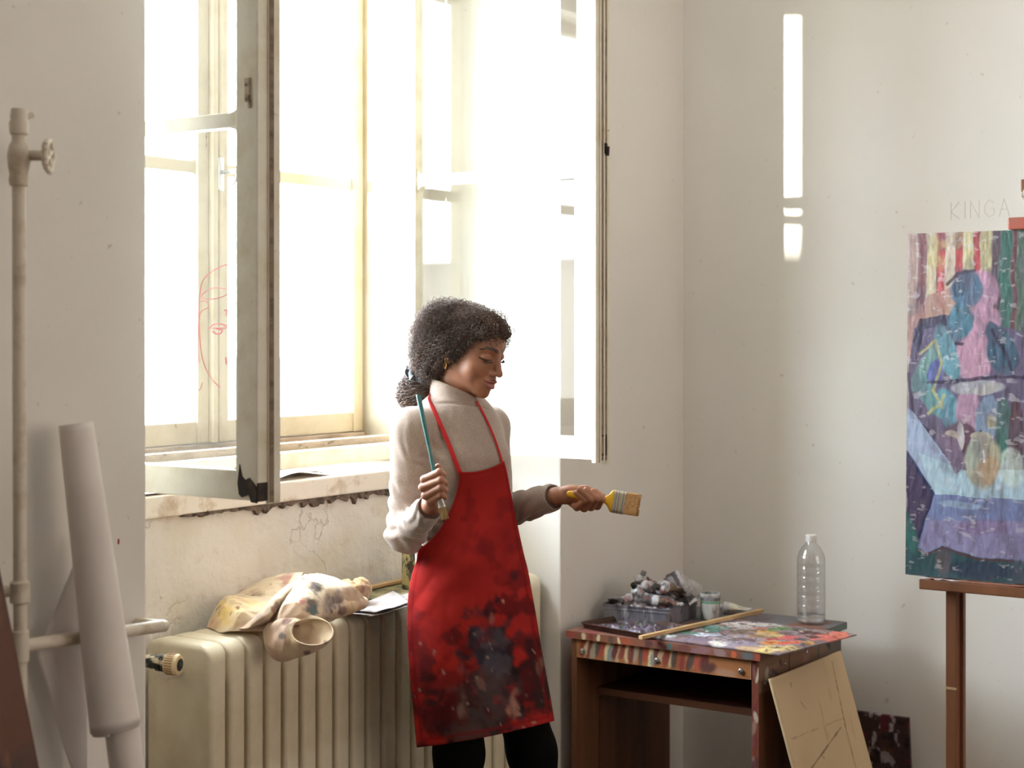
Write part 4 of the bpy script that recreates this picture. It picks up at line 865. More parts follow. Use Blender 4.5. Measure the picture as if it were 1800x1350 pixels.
colgrid('painting', (EX, py0, 1.838), (0, -.60, 0), (-.020, 0, -PH), 420, 560, pcol, vcmat('oil_on_canvas', .45, (90, .25, .003)), None, lambda a, b: n2(a*1.0, b*.4, 90, 3)*.0012, .016, 'oil painting of a blue and pink seated figure with a vase, standing on the easel', 'painting', -1)
es = empty('easel', (EX, 1.19, 0), 'brown wooden studio easel holding the large painting by the right wall', 'easel')
MB().box(EX+.002, EX+.062, 1.02, 1.414, .985, 1.011, .002).build('ledge_base', M['easelwood'], es)
lg = MB().box(EX-.048, EX+.030, .93, 1.414, .984, 1.009, .003).build('ledge', M['easelwood'], es)
def ledgec(a, b): return mixc(mixc(base(a, (150, 96, 76)), (206, 200, 200), sst(-.02, .2, n2(a, b, 60, 4)-.3*sst(.03, .12, a)+.15)), (104, 66, 50), sst(.1, .3, n2(a, b, 40, 3, 5)))
overlay('ledge_paint', (EX-.048, 1.414, 1.0095), (0, -.48, 0), (.074, 0, 0), 260, 24, ledgec, lg, M['vc_wet'], lambda a, b: np.maximum(0, n2(a, b, 80, 4))*.006)
MB().box(EX+.020, EX+.046, 1.345, 1.372, 0, 1.80, .002).build('leg', M['easelwood'], es)
MB().box(EX+.046, EX+.064, 1.337, 1.352, 0, 1.0, .002).build('leg_batten', M['easelwood'], es)
MB().box(EX+.0195, EX+.0202, 1.345, 1.372, .738, .744).build('leg_tape', mat('tape_buff', (190, 160, 120), .7), es)
MB().box(EX+.020, EX+.046, 1.02, 1.047, 0, 1.80, .002).build('leg', M['easelwood'], es)
MB().box(EX+.022, EX+.050, 1.128, 1.168, .2, 2.25, .002).build('mast', M['easelwood'], es)
m = MB(); m.box(EX-.030, EX+.03, 1.095, 1.206, 1.838, 1.866, .003); m.build('top_clamp', mat('clamp_red', (176, 92, 74), .5, 0, (14, (150, 110, 96), .5, .7)), es)
m = MB(); m.lathe([(0, .012), (.008, .012), (.010, .004), (.018, .002), (.019, -.004), (0, -.006)], (EX+.006, 1.166, 1.920), 24, Matrix.Rotation(-math.pi/2, 4, 'Y')); m.build('clamp_knob', M['iron'], es, True)
MB().box(EX+.28, EX+.31, 1.172, 1.20, 0, 2.0, .002, M=Matrix.Translation((0, 0, 0))).build('rear_leg', M['easelwood'], es)
MB().box(EX+.04, EX+.30, 1.175, 1.197, 1.93, 1.96, .002).build('rear_brace', M['easelwood'], es)
for zz in (.25, 1.5): MB().box(EX+.046, EX+.066, 1.02, 1.352, zz, zz+.05, .002).build('cross_bar', M['easelwood'], es)

# ------------------------------------------------------------------ things on the radiator
def ctrl(rows): return [[tuple(CW((x-900)*Z/FPX, Z, CAM_H-(y-583)*Z/FPX)) for (x, y, Z) in r] for r in rows]
def clothcol(V, seed=0, pink=0.0):
    C = np.tile(np.array(lin(214, 194, 166)), (len(V), 1)); C = mixc(C, (206, 168, 140), sst(0, .35, fbm(V+seed, 7, 3))*.7); C = mixc(C, (222, 190, 120), sst(.1, .35, fbm(V+seed+4, 9, 3))*.5)
    C = mixc(C, (170, 128, 112), sst(.12, .40, fbm(V+seed+9, 16, 4))*(.5+pink)); C = mixc(C, (130, 118, 108), sst(.2, .5, fbm(V+seed+15, 13, 4))*.5); return mixc(C, (96, 50, 46), sst(.38, .46, fbm(V+seed+22, 24, 3))*.7)
M['cloth'] = vcmat('stained_canvas_cloth', .85, (220, .35, .002), .2, .2)
def cloth(name, parent, rows, n=(60, 60), noise=.006, seed=0, thick=.0022, dabs=(), pink=0.0):
    n = (110, 110)
    o, V = sheet(name, ctrl(rows), M['cloth'], parent, n=n, thick=thick, noise=noise, seed=seed)
    q = V*np.array((1.0, 1.0, .8)); rdg = (1-np.abs(fbm(q+seed*3, 11, 2))*4)*.009+(1-np.abs(fbm(q+seed*5+9, 24, 2))*4)*.004
    V = V+np.array((-CN*.9, -SN*.9, .35))*np.clip(rdg, -.014, .012)[:, None]; o.data.vertices.foreach_set('co', (V-np.array(wloc(parent))).astype(np.float32).ravel()); o.data.update()
    if parent is not None:
        V = V.copy()
    C = clothcol(V, seed, pink)
    for (x, y, r, c) in dabs:
        u = V@np.array([SN, -CN, 0]); v = V@np.array([CN, SN, 0]); X = 900+FPX*u/v; Y = 583-FPX*(V[:, 2]-CAM_H)/v
        C = mixc(C, c, (1-sst(.35, 1.35, np.hypot(X-x, Y-y)/r+fbm(V, 60, 4)*1.1))*.85)
    a = o.data.color_attributes.new('Col', 'FLOAT_COLOR', 'POINT'); c = np.ones((len(V), 4), np.float32); c[:, :3] = C; a.data.foreach_set('color', c.ravel()); return o
cl = empty('stained_cloth', tuple(CW(-.46, 4.0, .905)), 'large paint-stained beige canvas cloth heaped on the radiator, one fold hanging over its front', 'cloth')
# left flap lying on the radiator
cloth('fold', cl, [[(362, 1104, 3.86), (395, 1108, 3.80), (440, 1110, 3.77), (480, 1108, 3.76)], [(372, 1082, 3.90), (398, 1066, 3.84), (440, 1082, 3.80), (490, 1096, 3.80)], [(388, 1062, 3.96), (404, 1050, 3.92), (450, 1058, 3.90), (500, 1060, 3.90)], [(400, 1060, 4.0), (420, 1050, 4.0), (460, 1045, 4.0), (510, 1040, 4.0)]], (50, 50), .010, 1, dabs=((418, 1069, 4, (90, 30, 30)), (396, 1080, 20, (222, 190, 120))))
# back roll along the wall
cloth('fold', cl, [[(388, 1058, 4.02), (430, 1046, 4.00), (470, 1050, 3.96), (520, 1050, 3.94)], [(392, 1052, 4.06), (430, 1032, 4.05), (480, 1022, 4.02), (530, 1016, 4.0)], [(400, 1048, 4.1), (440, 1030, 4.1), (490, 1016, 4.1), (536, 1011, 4.08)], [(410, 1062, 4.12), (450, 1056, 4.12), (500, 1050, 4.12), (545, 1045, 4.12)]], (50, 50), .008, 5, pink=.6, dabs=((396, 1056, 7, (110, 56, 50)), (455, 1052, 12, (120, 96, 80))))
# long diagonal band
cloth('fold', cl, [[(418, 1107, 3.80), (452, 1086, 3.83), (492, 1046, 3.90), (536, 1010, 4.00)], [(428, 1106, 3.76), (458, 1078, 3.78), (498, 1036, 3.86), (542, 1012, 3.96)], [(440, 1104, 3.75), (470, 1082, 3.76), (510, 1040, 3.84), (548, 1020, 3.93)], [(452, 1100, 3.77), (482, 1090, 3.80), (520, 1060, 3.86), (556, 1040, 3.95)]], (60, 40), .004, 9)
# central mass
cloth('fold', cl, [[(478, 1098, 3.80), (500, 1058, 3.80), (530, 1018, 3.90), (560, 1008, 4.02)], [(488, 1104, 3.77), (520, 1066, 3.74), (552, 1030, 3.84), (590, 1018, 4.0)], [(520, 1102, 3.78), (548, 1084, 3.75), (576, 1052, 3.84), (618, 1030, 3.98)], [(560, 1094, 3.88), (590, 1088, 3.88), (612, 1074, 3.94), (640, 1052, 4.02)]], (70, 70), .008, 13,
      dabs=((546, 1064, 13, (70, 56, 56)), (552, 1072, 9, (70, 96, 100)), (556, 1030, 13, (84, 82, 86)), (582, 1060, 22, (150, 136, 130)), (586, 1055, 12, (132, 118, 116)), (532, 1058, 6, (170, 100, 92)), (604, 1066, 8, (120, 84, 76))))
cloth('fold', cl, [[(556, 1010, 4.02), (590, 1030, 4.0), (620, 1040, 4.02), (640, 1050, 4.06)], [(552, 1030, 3.90), (588, 1050, 3.90), (618, 1056, 3.96), (646, 1056, 4.04)], [(548, 1054, 3.82), (584, 1072, 3.84), (610, 1076, 3.92), (640, 1070, 4.02)], [(546, 1084, 3.80), (572, 1094, 3.84), (588, 1090, 3.90), (600, 1082, 3.98)]], (60, 60), .010, 17, pink=.35, dabs=((590, 1056, 16, (140, 126, 122)), (603, 1072, 8, (110, 80, 74))))
# curl hanging in front of the radiator: a conical loop open to the right
rows = []
for k in range(9):
    a = math.radians(200+k*45); rows.append([])
    for (cx, cy, rx, ry, Zc, dz) in ((462, 1100, 12, 12, 3.785, .020), (490, 1112, 30, 26, 3.775, .040), (525, 1116, 46, 36, 3.765, .050), (556, 1109, 30, 27, 3.80, .046)):
        rows[-1].append((cx+rx*math.cos(a)*.75, cy-ry*math.sin(a)*-1.0+0, Zc+dz*math.sin(a-1.2)*.9))
rows = []
for k in range(15):
    a = math.radians(-255+k*360/14); rows.append([])
    for (cx, cy, rx, ry, Zc, dz) in ((549, 1111, 36, 24, 3.705, .030), (538, 1114, 43, 33, 3.715, .026), (512, 1121, 38, 36, 3.735, .022), (490, 1126, 24, 34, 3.755, .016), (474, 1112, 10, 16, 3.78, .008)):
        rows[-1].append((cx+rx*math.cos(a), cy-ry*math.sin(a), Zc+dz*math.sin(a)))
cloth('hanging_curl', cl, rows, (70, 60), .003, 21, dabs=((503, 1091, 8, (110, 76, 70)), (542, 1147, 6, (110, 76, 84)), (496, 1117, 6, (90, 84, 90)), (572, 1128, 4, (100, 80, 80)), (520, 1098, 6, (130, 90, 80))))
V_, F_ = sdf_mesh(lambda P: smin(smin(sd_ell(P, at(618, 1042, 4.12), (.035, .04, .032)), sd_ell(P, at(606, 1056, 4.08), (.04, .03, .030)), .02), sd_ell(P, at(634, 1036, 4.14), (.022, .02, .026)), .015)+np.abs(fbm(P, 24, 4))*.034-.008, np.array(at(618, 1042, 4.10))-.11, np.array(at(618, 1042, 4.10))+.11, .0035)
C_ = clothcol(V_, 31, .9); C_ = mixc(C_, (150, 100, 92), np.full(len(V_), .35))
o = fast_mesh('crumpled_rag', V_, F_, M['cloth'], None, C_); tag(o, 'smaller crumpled pinkish rag on the radiator behind the large cloth', 'rag')
for k, (c4, lb) in enumerate(((((596, 1082), (650, 1085), (722, 1062), (722, 1044)), 'lowest grey newspaper sheet of the pile on the radiator top'), (((600, 1078), (660, 1078), (722, 1056), (690, 1043)), 'upper white sheet of the newspaper pile beside the red-capped tube'))):
    Z4 = [4.06, 4.06, 4.27, 4.37] if k == 0 else [4.07, 4.09, 4.28, 4.38]
    P4 = []
    for (x, y) in c4:
        z_ = .908+.006*k; Zq = (CAM_H-z_)*FPX/(y-583); P4.append(CW((x-900)*Zq/FPX, Zq, z_))
    sheet('newspaper_sheet', gridpts(*[tuple(p) for p in P4], lambda u, v: .006*math.sin(3*u+v)), M['newsprint'], label=lb, cat='newspaper', group='newspapers on the radiator', noise=.004, seed=k)
e = empty('paint_tube', tuple(at(622, 1068, 4.13)), 'small off-white paint tube with a bright red cap on the newspapers', 'paint tube')
m = MB(); m.tube([at(618, 1071, 4.115), at(628, 1067, 4.13), at(640, 1064, 4.15)], [.010, .012, .004], 14, flat=.8); m.build('body', mat('tube_offwhite', (214, 196, 184), .5, 0, (60, (140, 110, 104), .55, .7)), e, True)
m = MB(); m.tube([at(608, 1073, 4.105), at(617, 1071.5, 4.112)], .0088, 14); m.build('cap', mat('cap_red', (206, 34, 40), .35), e, True)
o = MB().box(-.17, .17, -.010, .010, -.004, .004, .001, M=Matrix.Translation((3.56, 2.79, .918)) @ Matrix.Rotation(.02, 4, 'Z')).build('wooden_strip', mat('strip_wood', (196, 160, 116), .6)); tag(o, 'narrow light wooden strip lying along the wall at the back of the radiator', 'wood strip')
tc_ = at(733, 1046, 4.43); tc_ = Vector((tc_.x, tc_.y, .912)); ca = empty('tin_can', tc_, 'patterned green and cream tin can behind the woman at the radiator end', 'tin')
m = MB(); m.lathe([(0, 0), (.040, 0), (.041, .003), (.041, .150), (.042, .153), (.039, .155), (.038, .150), (.038, .006), (0, .005)], tc_, 40)
m.build('body', mat('can_print', (186, 170, 120), .4, .1, [(30, (96, 100, 76), .47, .51), (22, (62, 52, 44), .55, .58)], None), ca, True)
m = MB()
for k, yy in enumerate((1.0,)):
    pass
m.box(tc_.x-.02, tc_.x+.03, tc_.y-.050, tc_.y-.046, .93, .931); m.bm.free()
o = MB().box(3.32, 3.62, 2.66, 2.80, .905, .911, .002, M=Matrix.Identity(4)).build('cardboard_piece', mat('card_olive', (150, 140, 104), .7, 0, (20, (100, 96, 70), .5, .6))); tag(o, 'thin olive cardboard piece under the tin can at the radiator end', 'cardboard')

# ------------------------------------------------------------------ outside the window
o = MB().box(17, 24, 11.5, 12.5, -8, 1.35).build('building', mat('far_facade', (120, 110, 104), .9, 0, (1.5, (90, 90, 96), .45, .55))); 
bpos = at(300, 700, 16.0)
COL.objects.unlink(o); bpy.data.objects.remove(o)
def far(name, x0, x1, ytop, Z, dep, rgb, lb, ybot=900):
    a, b = at(x0, ytop, Z), at(x1, ytop, Z); zt = a.z; f_ = Vector((CN, SN, 0))*dep
    m = MB(); m.prism([(a.x, a.y, -6), (b.x, b.y, -6), (b.x+f_.x, b.y+f_.y, -6), (a.x+f_.x, a.y+f_.y, -6)], (0, 0, zt+6))
    e = empty(name, (a.x, a.y, -6), lb, 'building'); w_ = m.build('wall', mat(name+'_render', rgb, .9), e)
    r = MB(); q = (b-a).normalized()*.15; r.prism([a-q+Vector((0, 0, 0))-f_*.05, b+q-f_*.05, b+q+f_, a-q+f_], (0, 0, .25)); r.build('roof', mat(name+'_roof', tuple(int(c*.8) for c in rgb), .8), e)
    return e
far_block = None
far('chimney_stack', 285, 299, 662, 14, .8, (28, 24, 22), 'slim brownish chimney stack far outside, low in the left pane')
far('building', 302, 342, 680, 17, 4.0, (38, 44, 50), 'washed-out grey block far outside beside the chimney stack')
far('building', 757, 822, 500, 30, 6.0, (40, 42, 46), 'pale grey building top glimpsed through the right open sash')
far('building', 402, 430, 678, 17, 3.0, (46, 48, 52), 'low pale rooftop glimpsed between the window mullion and the open left sash')

e = empty('building', (-12, 7, -8), 'unseen neighbouring building outside to the left, placed to cut off the low sun', 'building')
MB().box(-14, -8.6, 6.5, 16, -8, 2.42).build('wall', mat('blocker_facade', (150, 140, 128), .9), e); MB().box(-14.1, -8.5, 6.4, 16.1, 2.42, 2.46).build('roof', mat('blocker_roof', (120, 110, 100), .9), e)  # out of view; added so the sun stops at the foot of its strip
# ------------------------------------------------------------------ the painter (modelled in camera-aligned metres: u right, v ahead, w up)
def J(x, y, v): return np.array(((x-900)*v/FPX, v, CAM_H-(y-583)*v/FPX))
def toroom(V): V = np.asarray(V); return np.stack([SN*V[:, 0]+CN*V[:, 1], -CN*V[:, 0]+SN*V[:, 1], V[:, 2]], 1)
def ww(p): return Vector(CW(*p))
PH_ = math.radians(40); S_ = np.array((math.cos(PH_), math.sin(PH_), 0)); F_ax = np.array((math.sin(PH_), -math.cos(PH_), 0)); RT = np.stack([S_, F_ax, np.array((0, 0, 1.))], 1).astype(np.float32)
ps, pp = math.radians(56), math.radians(19)
hX = np.array((-math.cos(ps), -math.sin(ps), 0)); hY = np.array((math.sin(ps)*math.cos(pp), -math.cos(ps)*math.cos(pp), -math.sin(pp))); hZ = np.cross(hX, hY)
RH = np.stack([hX, hY, hZ], 1).astype(np.float32); HC = J(827, 606, 4.07)
def hl(p): return HC+RH.astype(float)@np.array(p, float)
CAP = sd_cap

# skeleton
neckB, neckT = J(801, 738, 4.10), J(808, 655, 4.09)
shR, elR, wrR = J(724, 755, 3.99), J(712, 940, 3.975), J(758, 889, 3.80)
shL, elL, wrL = J(860, 750, 4.20), J(876, 903, 4.215), J(978, 872, 4.06)
hipR, knR, anR = J(795, 1040, 4.07), J(806, 1325, 4.04), J(800, 1640, 4.08)
hipL, knL, anL = J(868, 1040, 4.15), J(934, 1320, 4.15), J(985, 1620, 4.20)

def torso(P, g=0.0):
    d = sd_ell(P, J(800, 795, 4.10), (.132+g, .098+g, .165), RT)
    d = smin(d, sd_ell(P, J(812, 905, 4.105), (.118+g, .088+g, .15), RT), .06)
    d = smin(d, sd_ell(P, J(826, 1035, 4.115), (.150+g, .112+g, .15), RT), .07)
    b = RT.astype(float)@np.array((.050, .066, 0)); b2 = RT.astype(float)@np.array((-.056, .066, 0)); c0 = J(800, 808, 4.10)
    d = smin(d, sd_ell(P, c0+b, (.042+g, .040+g, .046), RT), .045); d = smin(d, sd_ell(P, c0+b2, (.044+g, .040+g, .046), RT), .045)
    for s_, e_ in ((shR, 1), (shL, -1)):
        d = smin(d, CAP(P, J(801, 752, 4.10), s_, .038+g, .0425+g), .032)
    return d
def arms(P, g, which=(0, 1)):
    d = None
    for k, (s_, e_, w_) in enumerate(((shR, elR, wrR), (shL, elL, wrL))):
        if k not in which: continue
        q = smin(CAP(P, s_, e_, .040+g, .031+g), CAP(P, e_, w_, .033+g, .0205+g), .02)
        d = q if d is None else np.minimum(d, q)
    return d
def legs(P, g):
    d = None
    for h_, k_, a_ in ((hipR, knR, anR), (hipL, knL, anL)):
        q = smin(CAP(P, h_, k_, .078+g, .050+g), CAP(P, k_, a_, .052+g, .034+g), .03); d = q if d is None else smin(d, q, .015)
    return d

def lipdist(Q):
    ax = np.abs(Q[:, 0]); q = np.stack([ax, Q[:, 1], Q[:, 2]], 1)
    up = CAP(q, (0.002, .0985, -.0625), (.0225, .0835, -.0655), .0046, .0024); lo = CAP(q, (0, .0955, -.0762), (.0195, .0838, -.0705), .0060, .0028)
    return up, lo, q
def head(P, detail=True):
    Q = (P-HC.astype(np.float32))@RH; ax = np.abs(Q[:, 0]); q = np.stack([ax, Q[:, 1], Q[:, 2]], 1)
    d = sd_ell(Q, (0, -.012, .018), (.069, .088, .062))
    d = smin(d, sd_ell(Q, (0, .030, .024), (.060, .053, .047)), .02)
    d = smin(d, sd_ell(Q, (0, .034, -.034), (.055, .054, .066)), .025)
    d = smin(d, CAP(q, (.043, .002, -.060), (.012, .063, -.093), .0155, .0135), .020)
    d = smin(d, sd_ell(Q, (0, .0735, -.098), (.0155, .0160, .0150)), .012)
    d = smin(d, sd_ell(q, (.038, .052, -.040), (.020, .020, .022)), .018)
    d = smin(d, sd_ell(Q, (0, .072, -.067), (.027, .022, .022)), .016)
    d = smin(d, CAP(q, (.010, .0795, .012), (.044, .0645, .013), .0065, .0060), .012)
    d = smax(d, -sd_ell(q, (.0315, .0900, -.004), (.0150, .0125, .0115)), .010)
    d = smin(d, sd_ell(q, (.0300, .0700, -.0055), (.0150, .0130, .0115)), .0035)
    # lid crease and line where the lowered lids meet
    d = smax(d, -CAP(q, (.019, .0835, .0035), (.043, .0755, .0025), .0012, .0010), .0025)
    d = smax(d, -CAP(q, (.0175, .0845, -.0115), (.0445, .0740, -.0105), .0013, .0010), .002)
    # nose
    d = smin(d, CAP(q, (0, .0835, .004), (0, .1010, -.034), .0062, .0080), .011)
    d = smin(d, sd_ell(Q, (0, .1045, -.0400), (.0090, .0090, .0082)), .006)
    d = smin(d, sd_ell(q, (.0112, .0935, -.0425), (.0066, .0088, .0066)), .005)
    d = smax(d, -CAP(q, (.0058, .0985, -.0520), (.0070, .0960, -.0440), .0030, .0022), .002)
    up, lo, _ = lipdist(Q)
    d = smin(d, up, .004); d = smin(d, lo, .004)
    d = smax(d, -CAP(q, (0, .1030, -.0690), (.0180, .0900, -.0674), .0034, .0016), .0018)
    d = smax(d, -CAP(q, (.0180, .0900, -.0672), (.0270, .0800, -.0625), .0012, .0010), .003)
    d = smax(d, -CAP(q, (.0200, .0900, -.048), (.0300, .078, -.058), .0010, .0008), .006)
    # ear
    e = sd_ell(q, (.0690, -.010, -.018), (.0075, .0165, .0290)); e = smax(e, -sd_ell(q, (.0770, -.007, -.014), (.0060, .0095, .0180)), .004)
    e = smin(e, sd_ell(q, (.0670, -.004, -.041), (.0052, .0072, .0085)), .005); d = smin(d, e, .005)
    n_ = CAP(P, neckT, neckB, .0500, .0520)
    d = smin(d, n_, .018)
    return d
def fing(P, pts, rs, k=.0035):
    d = None
    for (a, b), (ra, rb) in zip(zip(pts, pts[1:]), zip(rs, rs[1:])):
        c_ = CAP(P, a, b, ra, rb); d = c_ if d is None else smin(d, c_, k)
    return d
FR = [[(755, 846, 3.812), (746, 843, 3.778), (772, 830, 3.756), (780, 834, 3.780)], [(755, 858, 3.812), (743, 857, 3.776), (775, 844, 3.752), (783, 849, 3.778)],
      [(756, 869, 3.812), (748, 871, 3.776), (775, 857, 3.753), (783, 862, 3.778)], [(759, 880, 3.812), (755, 882, 3.780), (775, 869, 3.758), (782, 874, 3.780)]]
def handR(P):
    d = CAP(P, wrR, J(758, 860, 3.812), .0205, .0215); d = smin(d, sd_ell(P, J(762, 862, 3.815), (.020, .017, .036)), .012); d = smin(d, CAP(P, elR*.25+wrR*.75, wrR, .0225, .0200), .01)
    for k, f in enumerate(FR): d = smin(d, fing(P, [J(*p) for p in f], [.0098, .0096, .0088, .0072] if k < 3 else [.0088, .0086, .0078, .0064]), .0022)
    th_ = fing(P, [J(764, 872, 3.825), J(773, 848, 3.812), J(772, 832, 3.790), J(770, 820, 3.778)], [.0135, .0108, .0088, .0072]); return smin(d, th_, .003)
FL = [[(1004, 884, 4.055), (1014, 892, 4.030), (1029, 879, 3.994), (1012, 866, 3.994)], [(1014, 886, 4.055), (1027, 893, 4.030), (1039, 877, 3.990), (1019, 860, 3.992)],
      [(1024, 886, 4.055), (1039, 891, 4.030), (1049, 876, 3.990), (1030, 861, 3.992)], [(1032, 884, 4.055), (1050, 889, 4.032), (1058, 877, 3.996), (1042, 864, 3.996)]]
def handL(P):
    d = CAP(P, elL*.3+wrL*.7, wrL, .0235, .0200); d = smin(d, CAP(P, wrL, J(1002, 868, 4.052), .0195, .0185), .012)
    d = smin(d, CAP(P, J(998, 871, 4.050), J(1032, 880, 4.056), .0210, .0175), .012)
    d = smin(d, sd_ell(P, J(1003, 861, 4.040), (.019, .015, .0105)), .010)
    for k, f in enumerate(FL): d = smin(d, fing(P, [J(*p) for p in f], [.0098, .0100, .0090, .0070] if k else [.0086, .0088, .0078, .0062]), .0020)
    th_ = fing(P, [J(1006, 862, 4.048), J(1030, 861, 4.052), J(1047, 866, 4.046), J(1059, 873, 4.034)], [.0130, .0105, .0092, .0076]); return smin(d, th_, .0035)
def feet(P, which):
    d = None
    for a_ in (which,):
        f_ = np.array((.35, -.94, 0)) if a_ is anR else np.array((.80, -.60, 0)); h_ = np.array((a_[0], a_[1], .045)); t_ = h_+f_*.15; t_[2] = .032
        q = smin(CAP(P, h_, t_, .040, .030), CAP(P, a_, h_, .036, .040), .02); d = q if d is None else np.minimum(d, q)
    return smax(d, -P[:, 2]+.002, .004)

def bounds(pts, m): A = np.array(pts); return A.min(0)-m, A.max(0)+m
parts = []
lo, hi = bounds([hl((0, .11, 0)), hl((0, -.11, .1)), hl((.08, 0, -.1)), hl((-.08, 0, 0)), neckB], .035)
def headcut(P): return head(P)
Vh, Fh = sdf_mesh(headcut, lo, hi, .0021); parts.append((Vh, Fh, 'h'))
lo, hi = bounds([wrR, J(740, 815, 3.75), J(790, 890, 3.84), elR*.25+wrR*.75], .03); parts.append((*sdf_mesh(handR, lo, hi, .0017), 's'))
lo, hi = bounds([wrL, J(1065, 850, 3.98), J(1010, 900, 4.07), elL*.3+wrL*.7], .03); parts.append((*sdf_mesh(handL, lo, hi, .0017), 's'))
lo, hi = bounds([shR, shL, J(826, 1150, 4.1), elR, wrR, wrL, neckB, anR, anL, hipL], .12); lo[2] = .03
parts.append((*sdf_mesh(lambda P: smin(smin(smin(torso(P, -.006), arms(P, -.006), .02), legs(P, -.010), .03), CAP(P, neckB, neckT*.7+neckB*.3, .046, .044), .03), lo, hi, .009), 's'))
nv = 0; VV = []; FF = []
for V_, F_, t in parts: VV.append(V_); FF.append(F_+nv); nv += len(V_)
VV = np.vstack(VV); FF = np.vstack(FF)
C = np.tile(np.array(lin(166, 114, 88)), (len(VV), 1))
C = mixc(C, (148, 98, 74), sst(-.1, .3, fbm(VV, 22, 3))*.5)
Q = (VV-HC)@RH.astype(float); up, lo_, q = lipdist(Q.astype(np.float32)); hm = (np.arange(len(VV)) < len(Vh))
front = hm & (Q[:, 1] > .05)
lipm = (1-sst(.0, .0022, np.minimum(up, lo_)))*front*(Q[:, 1] > .078); C = mixc(C, (144, 82, 76), lipm); C = mixc(C, (186, 118, 114), (1-sst(.0, .0015, lo_))*front*(Q[:, 1] > .078)*.8)
ax = np.abs(Q[:, 0])
def seg2(px_, pz_, a, b): 
    dx, dz = b[0]-a[0], b[1]-a[1]; t = np.clip(((px_-a[0])*dx+(pz_-a[1])*dz)/(dx*dx+dz*dz), 0, 1); return np.hypot(px_-a[0]-t*dx, pz_-a[1]-t*dz), t
bm_ = np.zeros(len(VV))
for a, b, w0, w1 in (((.011, .0125), (.026, .0185), .0042, .0052), ((.026, .0185), (.040, .0190), .0052, .0040), ((.040, .0190), (.052, .0120), .0034, .0014)):
    d_, t_ = seg2(ax, Q[:, 2], a, b); bm_ = np.maximum(bm_, 1-sst(.6, 1.25, d_/(w0+(w1-w0)*t_)+fbm(VV, 160, 2)*.5))
C = mixc(C, (38, 26, 24), bm_*front*.88)
lm = np.zeros(len(VV))
for a, b in (((.0175, -.0118), (.031, -.0140), ), ((.031, -.0140), (.0455, -.0095))):
    d_, t_ = seg2(ax, Q[:, 2], a, b); lm = np.maximum(lm, 1-sst(.0009, .0026, d_))
C = mixc(C, (24, 17, 16), lm*front)
skin, nt_, bs_ = newmat('skin_brown'); bs_.inputs['Roughness'].default_value = .48; bs_.inputs['Subsurface Weight'].default_value = .12; bs_.inputs['Subsurface Radius'].default_value = (.9, .35, .2); bs_.inputs['Subsurface Scale'].default_value = .006
a_ = nt_.nodes.new('ShaderNodeVertexColor'); a_.layer_name = 'Col'; nt_.links.new(a_.outputs[0], bs_.inputs['Base Color'])
nz = nt_.nodes.new('ShaderNodeTexNoise'); nz.inputs['Scale'].default_value = 260; bp_ = nt_.nodes.new('ShaderNodeBump'); bp_.inputs['Strength'].default_value = .12; bp_.inputs['Distance'].default_value = .001; nt_.links.new(nz.outputs[0], bp_.inputs['Height']); nt_.links.new(bp_.outputs[0], bs_.inputs['Normal'])
person = fast_mesh('person', toroom(VV), FF, skin, None, C)
tag(person, 'woman in beige turtleneck and stained red apron, standing with a brush in each hand', 'person')

# ---- teeth, lashes
def lmesh(fn, pts, m_, h): lo, hi = bounds(pts, m_); return sdf_mesh(fn, lo, hi, h)
V_, F_ = lmesh(lambda P: sd_ell((P-HC.astype(np.float32))@RH, (0, .0820, -.0672), (.0155, .0130, .0042)), [hl((0, .085, -.067))], .025, .0012)
fast_mesh('teeth', toroom(V_), F_, mat('teeth', (226, 216, 206), .3), person)
r = random.Random(8)
for sx in (1, -1):
    m = MB()
    for k in range(26):
        t = k/25; x_ = .0175+.028*t; z_ = -.0130-.0018*math.sin(math.pi*t); y_ = .0850-.0105*t**1.4+.0012
        d_ = np.array((.30*(t-.3), .75, -.62)); L_ = .0062+.003*t
        p0 = np.array((x_, y_, z_)); m.tube([ww(hl((sx*a[0], a[1], a[2]))) for a in (p0, p0+d_*L_*.55, p0+d_*L_+np.array((0, 0, .0016)))], [.00038, .0003, .0001], 4)
    m.build('eyelashes', mat('lash', (20, 15, 14), .6), person)

